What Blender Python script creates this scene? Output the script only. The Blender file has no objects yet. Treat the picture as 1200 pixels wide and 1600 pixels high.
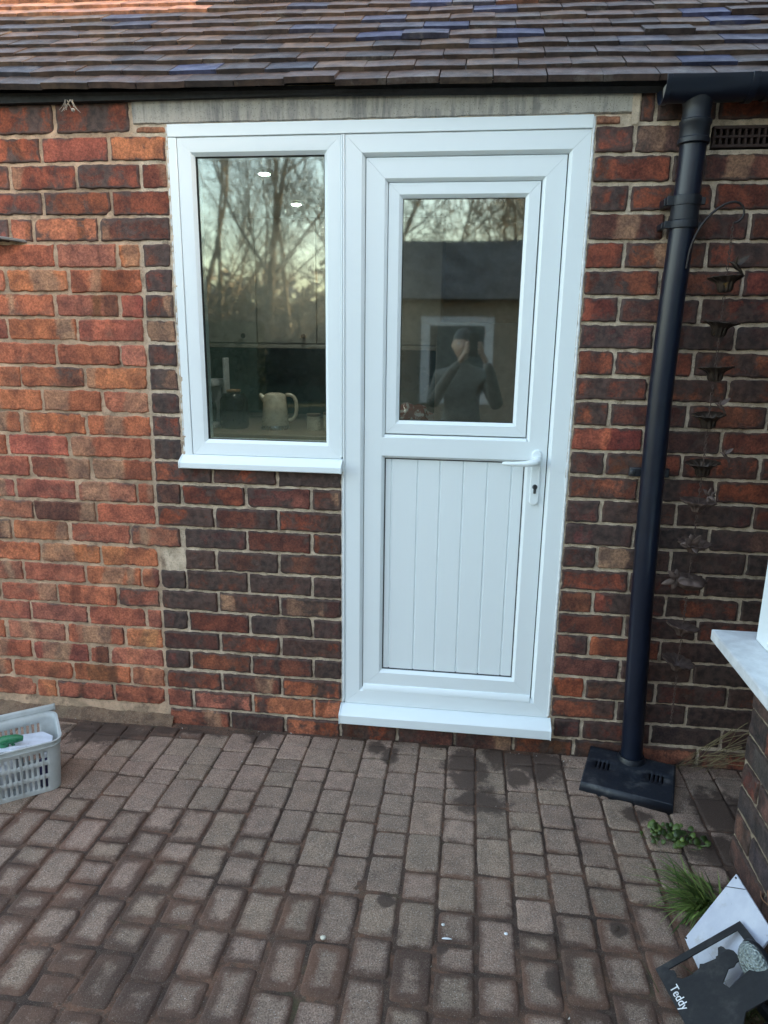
import bpy, bmesh, math, random
from mathutils import Vector, Matrix, noise
from mathutils.geometry import tessellate_polygon
random.seed(7)
S = bpy.context.scene
C = S.collection
# ---------------------------------------------------------------- camera
CX, CY, CZ = 0.39838, -2.16545, 1.35711
YAW, PIT, ROL, FPX = 0.121554, 0.242563, 0.013658, 1090.669
cy_, sy_, cp_, sp_, cr_, sr_ = math.cos(YAW), math.sin(YAW), math.cos(PIT), math.sin(PIT), math.cos(ROL), math.sin(ROL)
fwd = Vector((-sy_*cp_, cy_*cp_, -sp_)); rt0 = Vector((cy_, sy_, 0)); up0 = rt0.cross(fwd)
rt = rt0*cr_+up0*sr_; up = -rt0*sr_+up0*cr_
cam_d = bpy.data.cameras.new('camera'); cam = bpy.data.objects.new('camera', cam_d); C.objects.link(cam)
m = Matrix((rt, up, -fwd)).transposed().to_4x4(); m.translation = (CX, CY, CZ); cam.matrix_world = m
cam_d.sensor_fit = 'HORIZONTAL'; cam_d.sensor_width = 36; cam_d.lens = 36*FPX/1200
cam_d.clip_start = 0.02; cam_d.clip_end = 500
S.camera = cam
# ---------------------------------------------------------------- light
SUN_AZ, SUN_EL = math.radians(22), math.radians(9)      # from +x, turned towards -y
sd = Vector((math.cos(SUN_AZ)*math.cos(SUN_EL), -math.sin(SUN_AZ)*math.cos(SUN_EL), math.sin(SUN_EL)))
W = bpy.data.worlds.new('World'); S.world = W; W.use_nodes = True
nt = W.node_tree; nt.nodes.clear()
sky = nt.nodes.new('ShaderNodeTexSky'); sky.sky_type = 'NISHITA'; sky.sun_disc = False
sky.sun_elevation = math.radians(14); sky.sun_rotation = math.atan2(sd.x, sd.y); sky.air_density = 1.0; sky.dust_density = 3.0; sky.ozone_density = 1.5
bg = nt.nodes.new('ShaderNodeBackground'); bg.inputs[1].default_value = 0.15
wo = nt.nodes.new('ShaderNodeOutputWorld')
nt.links.new(sky.outputs[0], bg.inputs[0]); nt.links.new(bg.outputs[0], wo.inputs[0])
sl = bpy.data.lights.new('sun', 'SUN'); sl.energy = 3.5; sl.angle = math.radians(0.5); sl.color = (1, .78, .55)
so = bpy.data.objects.new('sun', sl); C.objects.link(so); so.rotation_euler = sd.to_track_quat('Z', 'Y').to_euler(); so.location = (8, -4, 6)
S.view_settings.view_transform = 'Standard'; S.view_settings.look = 'None'; S.view_settings.gamma = 1
S.view_settings.exposure = 3.40
S.view_settings.use_white_balance = True; S.view_settings.white_balance_temperature = 8400; S.view_settings.white_balance_tint = 10
# ---------------------------------------------------------------- helpers
def tag(o, label=None, cat=None, group=None, kind=None):
    if label: o['label'] = label
    if cat: o['category'] = cat
    if group: o['group'] = group
    if kind: o['kind'] = kind
    return o
def thing(name, label, cat, loc=(0, 0, 0), group=None):
    o = bpy.data.objects.new(name, None); C.objects.link(o); o.location = loc; o.empty_display_size = .05
    return tag(o, label, cat, group)
class MB:
    def __init__(s): s.v = []; s.f = []; s.c = []; s.a = {}
    def add(s, vs, fs):
        b = len(s.v); s.v += [tuple(x) for x in vs]; s.f += [tuple(i+b for i in f) for f in fs]; return b
    def box(s, x0, x1, y0, y1, z0, z1, M=None):
        vs = [Vector((x, y, z)) for x in (x0, x1) for y in (y0, y1) for z in (z0, z1)]
        if M: vs = [M @ v for v in vs]
        s.add(vs, [(0, 1, 3, 2), (4, 6, 7, 5), (0, 4, 5, 1), (2, 3, 7, 6), (0, 2, 6, 4), (1, 5, 7, 3)]); return s
    def tube(s, pts, r, n=10, cap=True):
        pts = [Vector(p) for p in pts]; k = len(pts)
        rs = r if isinstance(r, (list, tuple)) else [r]*k
        prev = None; rings = []
        for i, p in enumerate(pts):
            d = (pts[min(i+1, k-1)]-pts[max(i-1, 0)]).normalized()
            a = Vector((0, 0, 1)) if abs(d.z) < .9 else Vector((1, 0, 0))
            if prev is not None: a = prev
            x = a-d*a.dot(d)
            if x.length < 1e-6: x = d.orthogonal()
            x.normalize(); y = d.cross(x); prev = x
            rings.append([p+(x*math.cos(t)+y*math.sin(t))*rs[i] for t in [2*math.pi*j/n for j in range(n)]])
        b = s.add([v for r_ in rings for v in r_], [(i*n+j, i*n+(j+1) % n, (i+1)*n+(j+1) % n, (i+1)*n+j) for i in range(k-1) for j in range(n)])
        if cap:
            s.f.append(tuple(b+j for j in reversed(range(n)))); s.f.append(tuple(b+(k-1)*n+j for j in range(n)))
        return s
    def lathe(s, prof, c=(0, 0, 0), n=20, M=None, wob=None, sx=1, sy=1):
        vs = []
        for r, z in prof:
            for j in range(n):
                t = 2*math.pi*j/n; q = r*(wob(t, z) if wob else 1)
                v = Vector((q*math.cos(t)*sx, q*math.sin(t)*sy, z))
                if M: v = M @ v
                vs.append(v+Vector(c))
        k = len(prof)
        s.add(vs, [(i*n+j, i*n+(j+1) % n, (i+1)*n+(j+1) % n, (i+1)*n+j) for i in range(k-1) for j in range(n)]); return s
    def prism(s, poly, h, M=None):
        """poly in xy, extruded 0..h in z"""
        n = len(poly)
        vs = [Vector((x, y, 0)) for x, y in poly]+[Vector((x, y, h)) for x, y in poly]
        if M: vs = [M @ v for v in vs]
        s.add(vs, [tuple(reversed(range(n))), tuple(range(n, 2*n))]+[(i, (i+1) % n, n+(i+1) % n, n+i) for i in range(n)]); return s
    def build(s, name, mat, parent=None, bevel=0, smooth=40, solid=0, sub=0, seg=2, fix=True):
        me = bpy.data.meshes.new(name); me.from_pydata(s.v, [], s.f)
        for k, (dat, typ) in s.a.items():
            at = me.attributes.new(k, typ, 'POINT')
            if typ == 'FLOAT': at.data.foreach_set('value', dat)
            else: at.data.foreach_set('color', [q for c in dat for q in (c[0], c[1], c[2], 1)])
        if fix:
            bm = bmesh.new(); bm.from_mesh(me); bmesh.ops.recalc_face_normals(bm, faces=bm.faces); bm.to_mesh(me); bm.free()
        if smooth:
            me.polygons.foreach_set('use_smooth', [True]*len(me.polygons)); me.set_sharp_from_angle(angle=math.radians(smooth))
        o = bpy.data.objects.new(name, me); C.objects.link(o)
        if isinstance(mat, (list, tuple)):
            for q in mat: me.materials.append(q)
        else: me.materials.append(mat)
        if parent: o.parent = parent; o.matrix_parent_inverse = Matrix.Translation(parent.matrix_basis.translation).inverted() if parent.type == 'EMPTY' else Matrix()
        if solid:
            md = o.modifiers.new('s', 'SOLIDIFY'); md.thickness = solid; md.offset = 0
        if sub:
            md = o.modifiers.new('u', 'SUBSURF'); md.levels = md.render_levels = sub
        if bevel:
            md = o.modifiers.new('b', 'BEVEL'); md.width = bevel; md.segments = seg; md.limit_method = 'ANGLE'; md.angle_limit = math.radians(35); md.harden_normals = False
        return o
def sweep_rect(mb, x0, x1, z0, z1, prof, gap=.0003, closed=False, y=0):
    """prof: (inset, y) from outside to inside, swept round a rectangle as four mitred sides"""
    def corner(i, ins):
        return [(x0+ins, z0+ins), (x1-ins, z0+ins), (x1-ins, z1-ins), (x0+ins, z1-ins)][i]
    dirs = [(1, 0), (0, 1), (-1, 0), (0, -1)]
    for sd_ in range(4):
        a, b = sd_, (sd_+1) % 4; vs = []
        for ins, yy in prof:
            p = corner(a, ins); q = corner(b, ins); d = dirs[sd_]
            vs.append((p[0]+d[0]*gap, y+yy, p[1]+d[1]*gap)); vs.append((q[0]-d[0]*gap, y+yy, q[1]-d[1]*gap))
        n = len(prof)
        fs = [(2*i, 2*i+1, 2*i+3, 2*i+2) for i in range(n-1)]
        fs.append((0, 2*n-2, 2*n-1, 1))
        fs.append(tuple(2*i for i in range(n))); fs.append(tuple(2*i+1 for i in reversed(range(n))))
        mb.add(vs, fs)
def spans(L_, ends, step):
    e = [q for q in ends if q < L_*.45]; m_ = L_-2*e[-1]; n = max(1, int(round(m_/step)))
    return e+[e[-1]+m_*i/n for i in range(1, n)]+[L_-q for q in reversed(e)]
def nz(x, y=0, z=0): return noise.noise(Vector((x, y, z)))
def fbm(x, y, z=0, o=3):
    return sum(nz(x*2**i+i*7.1, y*2**i, z*2**i)*.5**i for i in range(o))
# ---------------------------------------------------------------- materials
class G:
    def __init__(s, name):
        s.m = bpy.data.materials.new(name); s.m.use_nodes = True; s.t = s.m.node_tree; s.n = s.t.nodes
        s.b = s.n['Principled BSDF']; s.out = s.n['Material Output']; s._c = None
    def co(s):
        if not s._c: s._c = s.n.new('ShaderNodeNewGeometry').outputs['Position']
        return s._c
    def obco(s): return s.n.new('ShaderNodeTexCoord').outputs['Object']
    def link(s, a, b):
        if isinstance(a, (int, float)): b.default_value = a
        elif isinstance(a, tuple): b.default_value = a if len(a) == 4 else (a+(1,) if len(b.default_value) == 4 else a)
        else: s.t.links.new(a, b)
    def noise(s, scale, detail=4, rough=.6, vec=None, dist=0):
        n = s.n.new('ShaderNodeTexNoise'); n.inputs['Scale'].default_value = scale; n.inputs['Detail'].default_value = detail
        n.inputs['Roughness'].default_value = rough; n.inputs['Distortion'].default_value = dist
        s.link(vec or s.co(), n.inputs['Vector']); return n.outputs['Fac']
    def voro(s, scale, vec=None, out='Distance', feat='F1'):
        n = s.n.new('ShaderNodeTexVoronoi'); n.feature = feat; n.inputs['Scale'].default_value = scale; s.link(vec or s.co(), n.inputs['Vector']); return n.outputs[out]
    def map(s, v, scale=(1, 1, 1), loc=(0, 0, 0), rot=(0, 0, 0)):
        n = s.n.new('ShaderNodeMapping'); n.inputs['Scale'].default_value = scale; n.inputs['Location'].default_value = loc; n.inputs['Rotation'].default_value = rot
        s.link(v, n.inputs['Vector']); return n.outputs[0]
    def ramp(s, v, a, b, lo=0., hi=1.):
        n = s.n.new('ShaderNodeMapRange'); s.link(v, n.inputs[0]); n.interpolation_type = 'SMOOTHSTEP'
        for i, q in enumerate((a, b, lo, hi)): s.link(q, n.inputs[i+1])
        return n.outputs[0]
    def mth(s, op, a, b=0., c=0.):
        n = s.n.new('ShaderNodeMath'); n.operation = op
        for i, q in enumerate((a, b, c)): s.link(q, n.inputs[i])
        return n.outputs[0]
    def mix(s, f, a, b, mode='MIX'):
        n = s.n.new('ShaderNodeMix'); n.data_type = 'RGBA'; n.blend_type = mode
        s.link(f, n.inputs[0]); s.link(a, n.inputs[6]); s.link(b, n.inputs[7]); return n.outputs[2]
    def attr(s, name, out='Color'):
        n = s.n.new('ShaderNodeAttribute'); n.attribute_name = name; return n.outputs[out]
    def bump(s, h, strength=.5, dist=.002):
        n = s.n.new('ShaderNodeBump'); n.inputs['Strength'].default_value = strength; n.inputs['Distance'].default_value = dist
        s.link(h, n.inputs['Height']); s.link(n.outputs[0], s.b.inputs['Normal']); return s
    def set(s, col=None, rough=None, metal=None, spec=None):
        if col is not None: s.link(col, s.b.inputs['Base Color'])
        if rough is not None: s.link(rough, s.b.inputs['Roughness'])
        if metal is not None: s.b.inputs['Metallic'].default_value = metal
        if spec is not None: s.b.inputs['Specular IOR Level'].default_value = spec
        return s
def simple(name, col, rough=.5, metal=0, var=.12, scale=30, bump=.0, spec=.5, dirt=0, dcol=(.08, .06, .045)):
    g = G(name); n = g.noise(scale, 5)
    c = g.mix(g.ramp(n, .3, .7), tuple(x*(1-var) for x in col), tuple(min(1, x*(1+var)) for x in col))
    if dirt: c = g.mix(g.mth('MULTIPLY', g.ramp(g.noise(scale*.35, 6, .7), .5, .75), dirt), c, dcol)
    g.set(c, g.ramp(g.noise(scale*2, 3), .3, .7, max(0, rough-.08), min(1, rough+.08)), metal, spec)
    if bump: g.bump(g.noise(scale*8, 4), bump, .001)
    return g.m
def m_brick():
    g = G('brick'); P = g.co(); col = g.attr('col'); soot = g.attr('soot', 'Fac'); sm = g.attr('smear', 'Fac')
    big = g.noise(16, 5, .65, dist=.4)
    v = g.mix(g.ramp(big, .3, .7), (.5, .47, .5), (1.35, 1.25, 1.1)); c = g.mix(1., col, v, 'MULTIPLY')
    fine = g.noise(160, 4, .7); c = g.mix(1., c, g.mix(g.ramp(fine, .3, .7), (.62, .62, .62), (1.32, 1.32, 1.32)), 'MULTIPLY')
    edge = g.attr('edge', 'Fac')
    s1 = g.noise(19, 8, .72, dist=.5); s1b = g.mth('ADD', g.mth('ADD', g.mth('MULTIPLY', s1, .7), g.mth('MULTIPLY', g.noise(7, 3, .5, g.map(P, (1, 1, .6))), .34)), g.mth('MULTIPLY', g.mth('SUBTRACT', 1., g.ramp(edge, .0, .55)), g.mth('ADD', .03, g.mth('MULTIPLY', soot, .26))))
    thr = g.mth('SUBTRACT', .70, g.mth('MULTIPLY', soot, .30))
    sf = g.mth('MULTIPLY', g.ramp(g.mth('SUBTRACT', s1b, thr), -.06, .07), .86)
    sootc = g.mix(g.ramp(g.noise(50, 3), .35, .65), (.026, .017, .015), (.085, .050, .042))
    c = g.mix(sf, c, sootc)
    # vertical drag marks
    dr = g.noise(1., 5, .7, g.map(P, (150, 150, 14))); c = g.mix(g.mth('MULTIPLY', g.ramp(dr, .56, .72), .35), c, g.mix(.5, c, (.05, .03, .03)))
    # mortar smeared over the face
    m1 = g.noise(13, 9, .72, g.map(P, (1, 1, 1.5), (3, 1, 7)), dist=.3); m1b = g.mth('ADD', m1, g.mth('MULTIPLY', g.mth('SUBTRACT', 1., g.ramp(edge, 0, .3)), .12))
    mf = g.mth('MULTIPLY', g.ramp(g.mth('SUBTRACT', m1b, g.mth('SUBTRACT', .76, g.mth('MULTIPLY', sm, .24))), -.09, .2), .62)
    c = g.mix(mf, c, g.mix(.35, g.mix(g.noise(90, 3), (.22, .12, .08), (.36, .23, .16)), c))
    # efflorescence and pits
    pit = g.ramp(g.voro(260), .12, .2); c = g.mix(g.mth('MULTIPLY', g.mth('SUBTRACT', 1., pit), g.ramp(g.noise(35, 2), .5, .62)), c, (.03, .02, .02))
    wf = g.ramp(g.noise(9, 7, .8, g.map(P, (1, 1, 1), (11, 0, 4))), .66, .76); c = g.mix(g.mth('MULTIPLY', wf, .3), c, (.42, .36, .33))
    g.set(c, g.ramp(sf, 0, 1, .9, .62)); h = g.mth('ADD', g.noise(220, 4, .7), g.mth('MULTIPLY', g.noise(60, 5, .7), 1.4))
    h = g.mth('ADD', h, g.mth('MULTIPLY', pit, .35)); g.bump(h, .75, .0028); return g.m
def m_mortar(name, a, b, gr=.35, left=False):
    g = G(name); c = g.mix(g.ramp(g.noise(30, 6, .7), .3, .7), a, b)
    if left: sx_ = g.n.new('ShaderNodeSeparateXYZ'); g.link(g.co(), sx_.inputs[0]); c = g.mix(g.ramp(sx_.outputs[0], -.6, -.66), c, g.mix(g.ramp(g.noise(11, 5, .7), .35, .65), (.33, .225, .155), (.64, .42, .29)))
    c = g.mix(g.mth('MULTIPLY', g.ramp(g.noise(9, 5), .5, .7), gr), c, (.17, .145, .095))
    c = g.mix(g.ramp(g.noise(420, 2), .55, .7, 0, .5), c, (.46, .37, .28)); c = g.mix(g.ramp(g.noise(14, 6, .75, g.map(g.co(), loc=(8, 1, 2))), .52, .66, 0, .65), c, (.13, .085, .06)); c = g.mix(g.ramp(g.noise(300, 2), .6, .72, 0, .6), c, (.06, .05, .04))
    g.set(c, .95); g.bump(g.mth('ADD', g.noise(260, 3, .8), g.noise(70, 4)), .8, .003); return g.m
def m_paver():
    g = G('paver'); col = g.attr('col'); edge = g.attr('edge', 'Fac'); soil = g.attr('soil', 'Fac')
    c = g.mix(1., col, g.mix(g.ramp(g.noise(24, 4), .3, .7), (.72, .72, .72), (1.2, 1.18, 1.15)), 'MULTIPLY')
    c = g.mix(g.ramp(g.noise(300, 3, .85), .36, .64), g.mix(.6, c, (.045, .028, .02)), g.mix(.34, c, (.54, .40, .31)))
    v = g.voro(230); r = g.voro(230, out='Color'); sep = g.n.new('ShaderNodeSeparateColor'); g.link(r, sep.inputs[0])
    fl = g.mth('MULTIPLY', g.ramp(v, .26, .16), g.ramp(sep.outputs[0], .58, .62)); c = g.mix(g.mth('MULTIPLY', fl, .8), c, (.55, .51, .46))
    fk = g.mth('MULTIPLY', g.ramp(v, .3, .2), g.ramp(sep.outputs[1], .74, .78)); c = g.mix(g.mth('MULTIPLY', fk, .7), c, (.03, .026, .022))
    # soil: grows in from the worn edges
    n1 = g.noise(20, 8, .78, dist=.6); e = g.mth('ADD', g.mth('ADD', g.mth('SUBTRACT', 1., edge), g.mth('MULTIPLY', g.mth('SUBTRACT', n1, .5), 1.5)), g.mth('MULTIPLY', g.mth('SUBTRACT', g.noise(3.1, 3), .5), .9))
    d = g.ramp(e, g.mth('SUBTRACT', 1.02, soil), g.mth('SUBTRACT', 1.62, soil))
    big = g.ramp(g.noise(4.2, 4, .6), .38, .66)
    soilc = g.mix(big, (.050, .022, .015), (.125, .052, .031)); soilc = g.mix(g.ramp(g.noise(400, 2), .6, .7, 0, .5), soilc, (.3, .25, .2))
    c = g.mix(g.mth('MULTIPLY', d, .84), c, soilc)
    # moss
    mo = g.mth('MULTIPLY', g.ramp(g.noise(5, 3, .5, g.map(g.co(), loc=(5, 2, 0))), .56, .66), g.ramp(g.mth('ADD', e, g.mth('MULTIPLY', g.noise(110, 2), .2)), 1.0, 1.25)); c = g.mix(g.mth('MULTIPLY', mo, .4), c, (.045, .05, .02))
    # damp blotches
    dn = g.noise(18, 5, .65); dn2 = g.noise(18, 5, .65, g.map(g.co(), loc=(9, 9, 0)))
    tot = None
    for (x, y, r_, sx) in DAMP:
        vm = g.n.new('ShaderNodeVectorMath'); vm.operation = 'SUBTRACT'; g.link(g.co(), vm.inputs[0]); vm.inputs[1].default_value = (x, y, 0)
        mp = g.map(vm.outputs[0], (1/(r_*sx), 1/r_, 0)); ln = g.n.new('ShaderNodeVectorMath'); ln.operation = 'LENGTH'; g.link(mp, ln.inputs[0])
        k = g.ramp(g.mth('ADD', ln.outputs['Value'], g.mth('MULTIPLY', g.mth('SUBTRACT', dn, .5), 2.4)), 1.35, .75)
        tot = k if tot is None else g.mth('MAXIMUM', tot, k)
    c = g.mix(g.mth('MULTIPLY', tot, .85), c, (.045, .024, .017))
    sp = g.ramp(g.noise(20, 4, .6, g.map(g.co(), loc=(3, 8, 0))), .70, .74); c = g.mix(g.mth('MULTIPLY', sp, .3), c, (.04, .025, .02))
    g.set(c, g.ramp(tot, 0, 1, .88, .78)); g.bump(g.mth('ADD', g.noise(380, 3, .8), g.mth('MULTIPLY', g.noise(90, 4), .8)), .8, .0025); return g.m
DAMP = [(-.29, -.046, .045, 1), (.131, -.06, .035, 1), (.175, -.1, .045, .7), (.43, -.11, .07, .9), (.446, -.18, .07, .9), (.48, -.30, .06, 1.2), (.583, -.06, .075, 1.5), (.66, -.11, .07, 1), (.70, -.06, .05, 1.2), (.60, -.16, .05, .8),
        (1.2, -.25, .10, 1), (1.13, -.42, .08, 1), (-.55, -.03, .05, 3), (.24, -.72, .02, 1), (.384, -.84, .016, 1), (.64, -.89, .03, .9), (.93, -.30, .03, 1.5), (.8, -.73, .02, 1), (-.85, -.1, .07, 2)]
def m_ground():
    g = G('ground'); c = g.mix(g.ramp(g.noise(6, 6), .38, .62), (.045, .025, .018), (.18, .085, .052))
    c = g.mix(g.ramp(g.noise(60, 5, .7), .35, .7), c, (.07, .042, .03)); c = g.mix(g.ramp(g.noise(500, 2), .6, .7, 0, .5), c, (.4, .34, .28))
    c = g.mix(g.ramp(g.noise(5, 5, .7, g.map(g.co(), loc=(5, 2, 0))), .57, .72, 0, .6), c, (.05, .055, .02))
    g.set(c, .95); g.bump(g.noise(200, 5, .8), .8, .004); return g.m
def m_tile():
    g = G('roof_tile'); col = g.attr('col')
    c = g.mix(1., col, g.mix(g.ramp(g.noise(22, 5, .65), .3, .7), (.45, .45, .48), (1.2, 1.12, 1.05)), 'MULTIPLY')
    c = g.mix(g.ramp(g.noise(9, 6, .75), .56, .68, 0, .45), c, (.16, .145, .13)); ch = g.noise(30, 6, .8, g.map(g.co(), loc=(4, 0, 2)))
    c = g.mix(g.ramp(ch, .70, .73), c, (.36, .12, .06)); c = g.mix(g.ramp(g.noise(26, 5), .66, .72, 0, .7), c, (.03, .028, .03))
    g.set(c, g.ramp(g.noise(15, 3), .3, .7, .5, .72), spec=.3); g.bump(g.mth('ADD', g.noise(180, 4, .7), g.noise(20, 3)), .5, .003); return g.m
def m_lintel():
    g = G('concrete'); st = g.noise(1, 6, .7, g.map(g.co(), (45, 45, 5))); c = g.mix(g.ramp(st, .42, .62), (.44, .40, .35), (.24, .23, .215))
    c = g.mix(g.ramp(g.noise(7, 3), .4, .65, 0, .8), c, (.50, .455, .40)); c = g.mix(g.ramp(g.noise(120, 4, .8), .5, .75, 0, .45), c, (.10, .10, .095))
    p = g.ramp(g.voro(170), .1, .2); c = g.mix(p, (.07, .07, .07), c)
    g.set(c, .92); g.bump(g.mth('ADD', p, g.noise(150, 5, .8)), .6, .003); return g.m
def m_glass(name, tint, f0, rough=.028):
    g = G(name); tr = g.n.new('ShaderNodeBsdfTransparent'); tr.inputs[0].default_value = tint+(1,)
    gl = g.n.new('ShaderNodeBsdfGlossy'); gl.inputs['Roughness'].default_value = rough; gl.inputs[0].default_value = (.93, 1., .96, 1)
    lw = g.n.new('ShaderNodeFresnel'); lw.inputs[0].default_value = 1.5
    mx = g.n.new('ShaderNodeMixShader'); g.link(g.mth('MAXIMUM', g.mth('ADD', lw.outputs[0], f0), 0), mx.inputs[0])
    b = g.n.new('ShaderNodeBump'); b.inputs['Strength'].default_value = .03; b.inputs['Distance'].default_value = .004; g.link(g.noise(4, 2), b.inputs['Height']); g.link(b.outputs[0], gl.inputs['Normal'])
    g.t.links.new(tr.outputs[0], mx.inputs[1]); g.t.links.new(gl.outputs[0], mx.inputs[2]); g.t.links.new(mx.outputs[0], g.out.inputs[0]); return g.m
def m_emit(name, col, s):
    g = G(name); g.set(col, .5); g.b.inputs['Emission Color'].default_value = col+(1,); g.b.inputs['Emission Strength'].default_value = s; return g.m
BRICK = m_brick(); MORT = m_mortar('mortar', (.44, .33, .24), (.76, .61, .47), left=True); CONC = m_lintel(); PAVER = m_paver(); GROUND = m_ground(); TILE = m_tile()
g = G('white_upvc'); g.set((.80, .865, .885, 1), .28, spec=.45); UPVC = g.m
SEAL = simple('silicone', (.72, .74, .74), .5, scale=60, bump=.2)
GASK = simple('black_gasket', (.012, .013, .014), .6)
BLACKP = simple('black_pvc', (.005, .009, .020), .3, scale=14, dirt=.1, dcol=(.016, .017, .02))
BLACKP.node_tree.nodes['Principled BSDF'].inputs['Roughness'].default_value = .33
for l_ in list(BLACKP.node_tree.links):
    if l_.to_socket.name == 'Roughness': BLACKP.node_tree.links.remove(l_)
BLACKW = simple('black_worn_plastic', (.007, .010, .016), .45, scale=22, dirt=.85, dcol=(.06, .06, .062), bump=.3)
FASC = simple('black_board', (.008, .008, .009), .75)
GLASS = m_glass('window_glass', (.80, .90, .93), .15)
# ---------------------------------------------------------------- setting: ground
def grid_plane(name, x0, x1, y0, y1, nx, ny, zf, mat):
    mb = MB(); mb.add([(x0+(x1-x0)*i/nx, y0+(y1-y0)*j/ny, zf(x0+(x1-x0)*i/nx, y0+(y1-y0)*j/ny)) for j in range(ny+1) for i in range(nx+1)],
                      [(j*(nx+1)+i, j*(nx+1)+i+1, (j+1)*(nx+1)+i+1, (j+1)*(nx+1)+i) for j in range(ny) for i in range(nx)])
    return mb.build(name, mat, fix=False)
LAWN = simple('lawn_green', (.02, .03, .012), .95, var=.4, scale=4, bump=.3, dirt=.5, dcol=(.03, .028, .018))
tag(grid_plane('ground', -90, 90, -110, 60, 8, 8, lambda x, y: -.05, LAWN), kind='structure')
tag(grid_plane('sand_bed', -3.2, 2.6, -3.6, .02, 290, 180, lambda x, y: -.004+.003*nz(x*14, y*14)+.0015*nz(x*60, y*60), GROUND), kind='structure')
# pavers: columns running away from the wall, random lengths
mb = MB(); cols_, edges_, soils_ = [], [], []
def add_paver(x0, x1, y0, y1):
    # y0>y1 : from far to near
    w, l = x1-x0, y0-y1; SX, SY = spans(w, [0, .0012, .003, .006, .010], .0115), spans(l, [0, .0012, .003, .006, .010], .0115); nx, ny = len(SX)-1, len(SY)-1; cx, cy = (x0+x1)/2, (y0+y1)/2
    far = min(1, max(0, (-cy-.15)/.9)); zoff = random.uniform(-.0022, .0022)-.001*far; tx, ty = random.uniform(-.02, .02), random.uniform(-.02, .02)
    base = random.choice([(.262, .166, .126), (.248, .158, .12), (.268, .163, .126), (.23, .153, .112), (.29, .182, .14), (.235, .143, .106), (.25, .164, .118)]); k = random.uniform(.88, 1.3)*(1.26-.24*far)
    if random.random() < .07: base = (.20, .125, .095)
    rr = random.uniform(.12, .26)+.12*far; seed = random.uniform(0, 99)
    soil = max(-.1, random.gauss(.10, .10)+random.gauss(0, .16)*far+.80*far**1.2+.22*fbm(cx*2.2+3, cy*2.2, 5)+(.7 if cx < -.35 and cy > -.085 else 0)+(.34*max(0, min(1, (.35-cx)/.6)))*far); b = len(mb.v); vs = []; m1 = min(w, l)
    for j in range(ny+1):
        for i in range(nx+1):
            u, v = -1+2*SX[i]/w, -1+2*SY[j]/l
            du, dv = (1-abs(u))*w/2, (1-abs(v))*l/2
            # round the corners in plan
            cr = rr*m1*.5; ax, ay = max(0, cr-du), max(0, cr-dv); q = math.hypot(ax, ay)
            x, y = cx+u*w/2, cy+v*l/2
            if q > cr: s_ = cr/q; x = cx+math.copysign(w/2-cr+ax*s_, u); y = cy+math.copysign(l/2-cr+ay*s_, v)
            e = min(du, dv) if min(ax, ay) <= 0 else max(0, cr-q)
            x += .0014*nz(x*40, y*40, seed); y += .0014*nz(x*40, y*40, seed+9)
            t = min(1, e/(.0045+.006*far)); z = -.009+(.0105)*(1-(1-t)**2.2)+zoff+tx*(x-cx)+ty*(y-cy)+.0012*nz(x*30, y*30, seed)+.0008*nz(x*110, y*110)
            if i in (0, nx) or j in (0, ny): z = -.016
            vs.append((x, y, z)); edges_.append(min(1, min(max(0, e), .034)/.034)); soils_.append(soil); cols_.append([q_*k for q_ in base])
    mb.add(vs, [(j*(nx+1)+i, j*(nx+1)+i+1, (j+1)*(nx+1)+i+1, (j+1)*(nx+1)+i) for j in range(ny) for i in range(nx)])
random.seed(21); PITCH = .09475
for k in range(-22, 22):
    x0 = -.011+PITCH*k; y = -.006-random.uniform(0, .02) if k > -4 else -.035-random.uniform(0, .02)
    first = True
    lim = -1.55 if -14 < k < 13 else -1.3
    while y > lim-.9:
        l = random.choice([.072, .078, .1, .1, .105, .135, .14, .15])*random.uniform(.97, 1.04)
        if first: l *= random.uniform(.45, .95); first = False
        if not (x0 > 1.08 and y-l/2 < -.44) and not (x0 > 1.7):
            g_ = random.uniform(.0006, .0022)
            add_paver(x0+g_, x0+PITCH-g_, y-g_, y-l+g_)
        y -= l
mb.a = {'col': (cols_, 'FLOAT_COLOR'), 'edge': (edges_, 'FLOAT'), 'soil': (soils_, 'FLOAT')}
tag(mb.build('block_paving', PAVER, fix=False, smooth=60), kind='structure')
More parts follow.
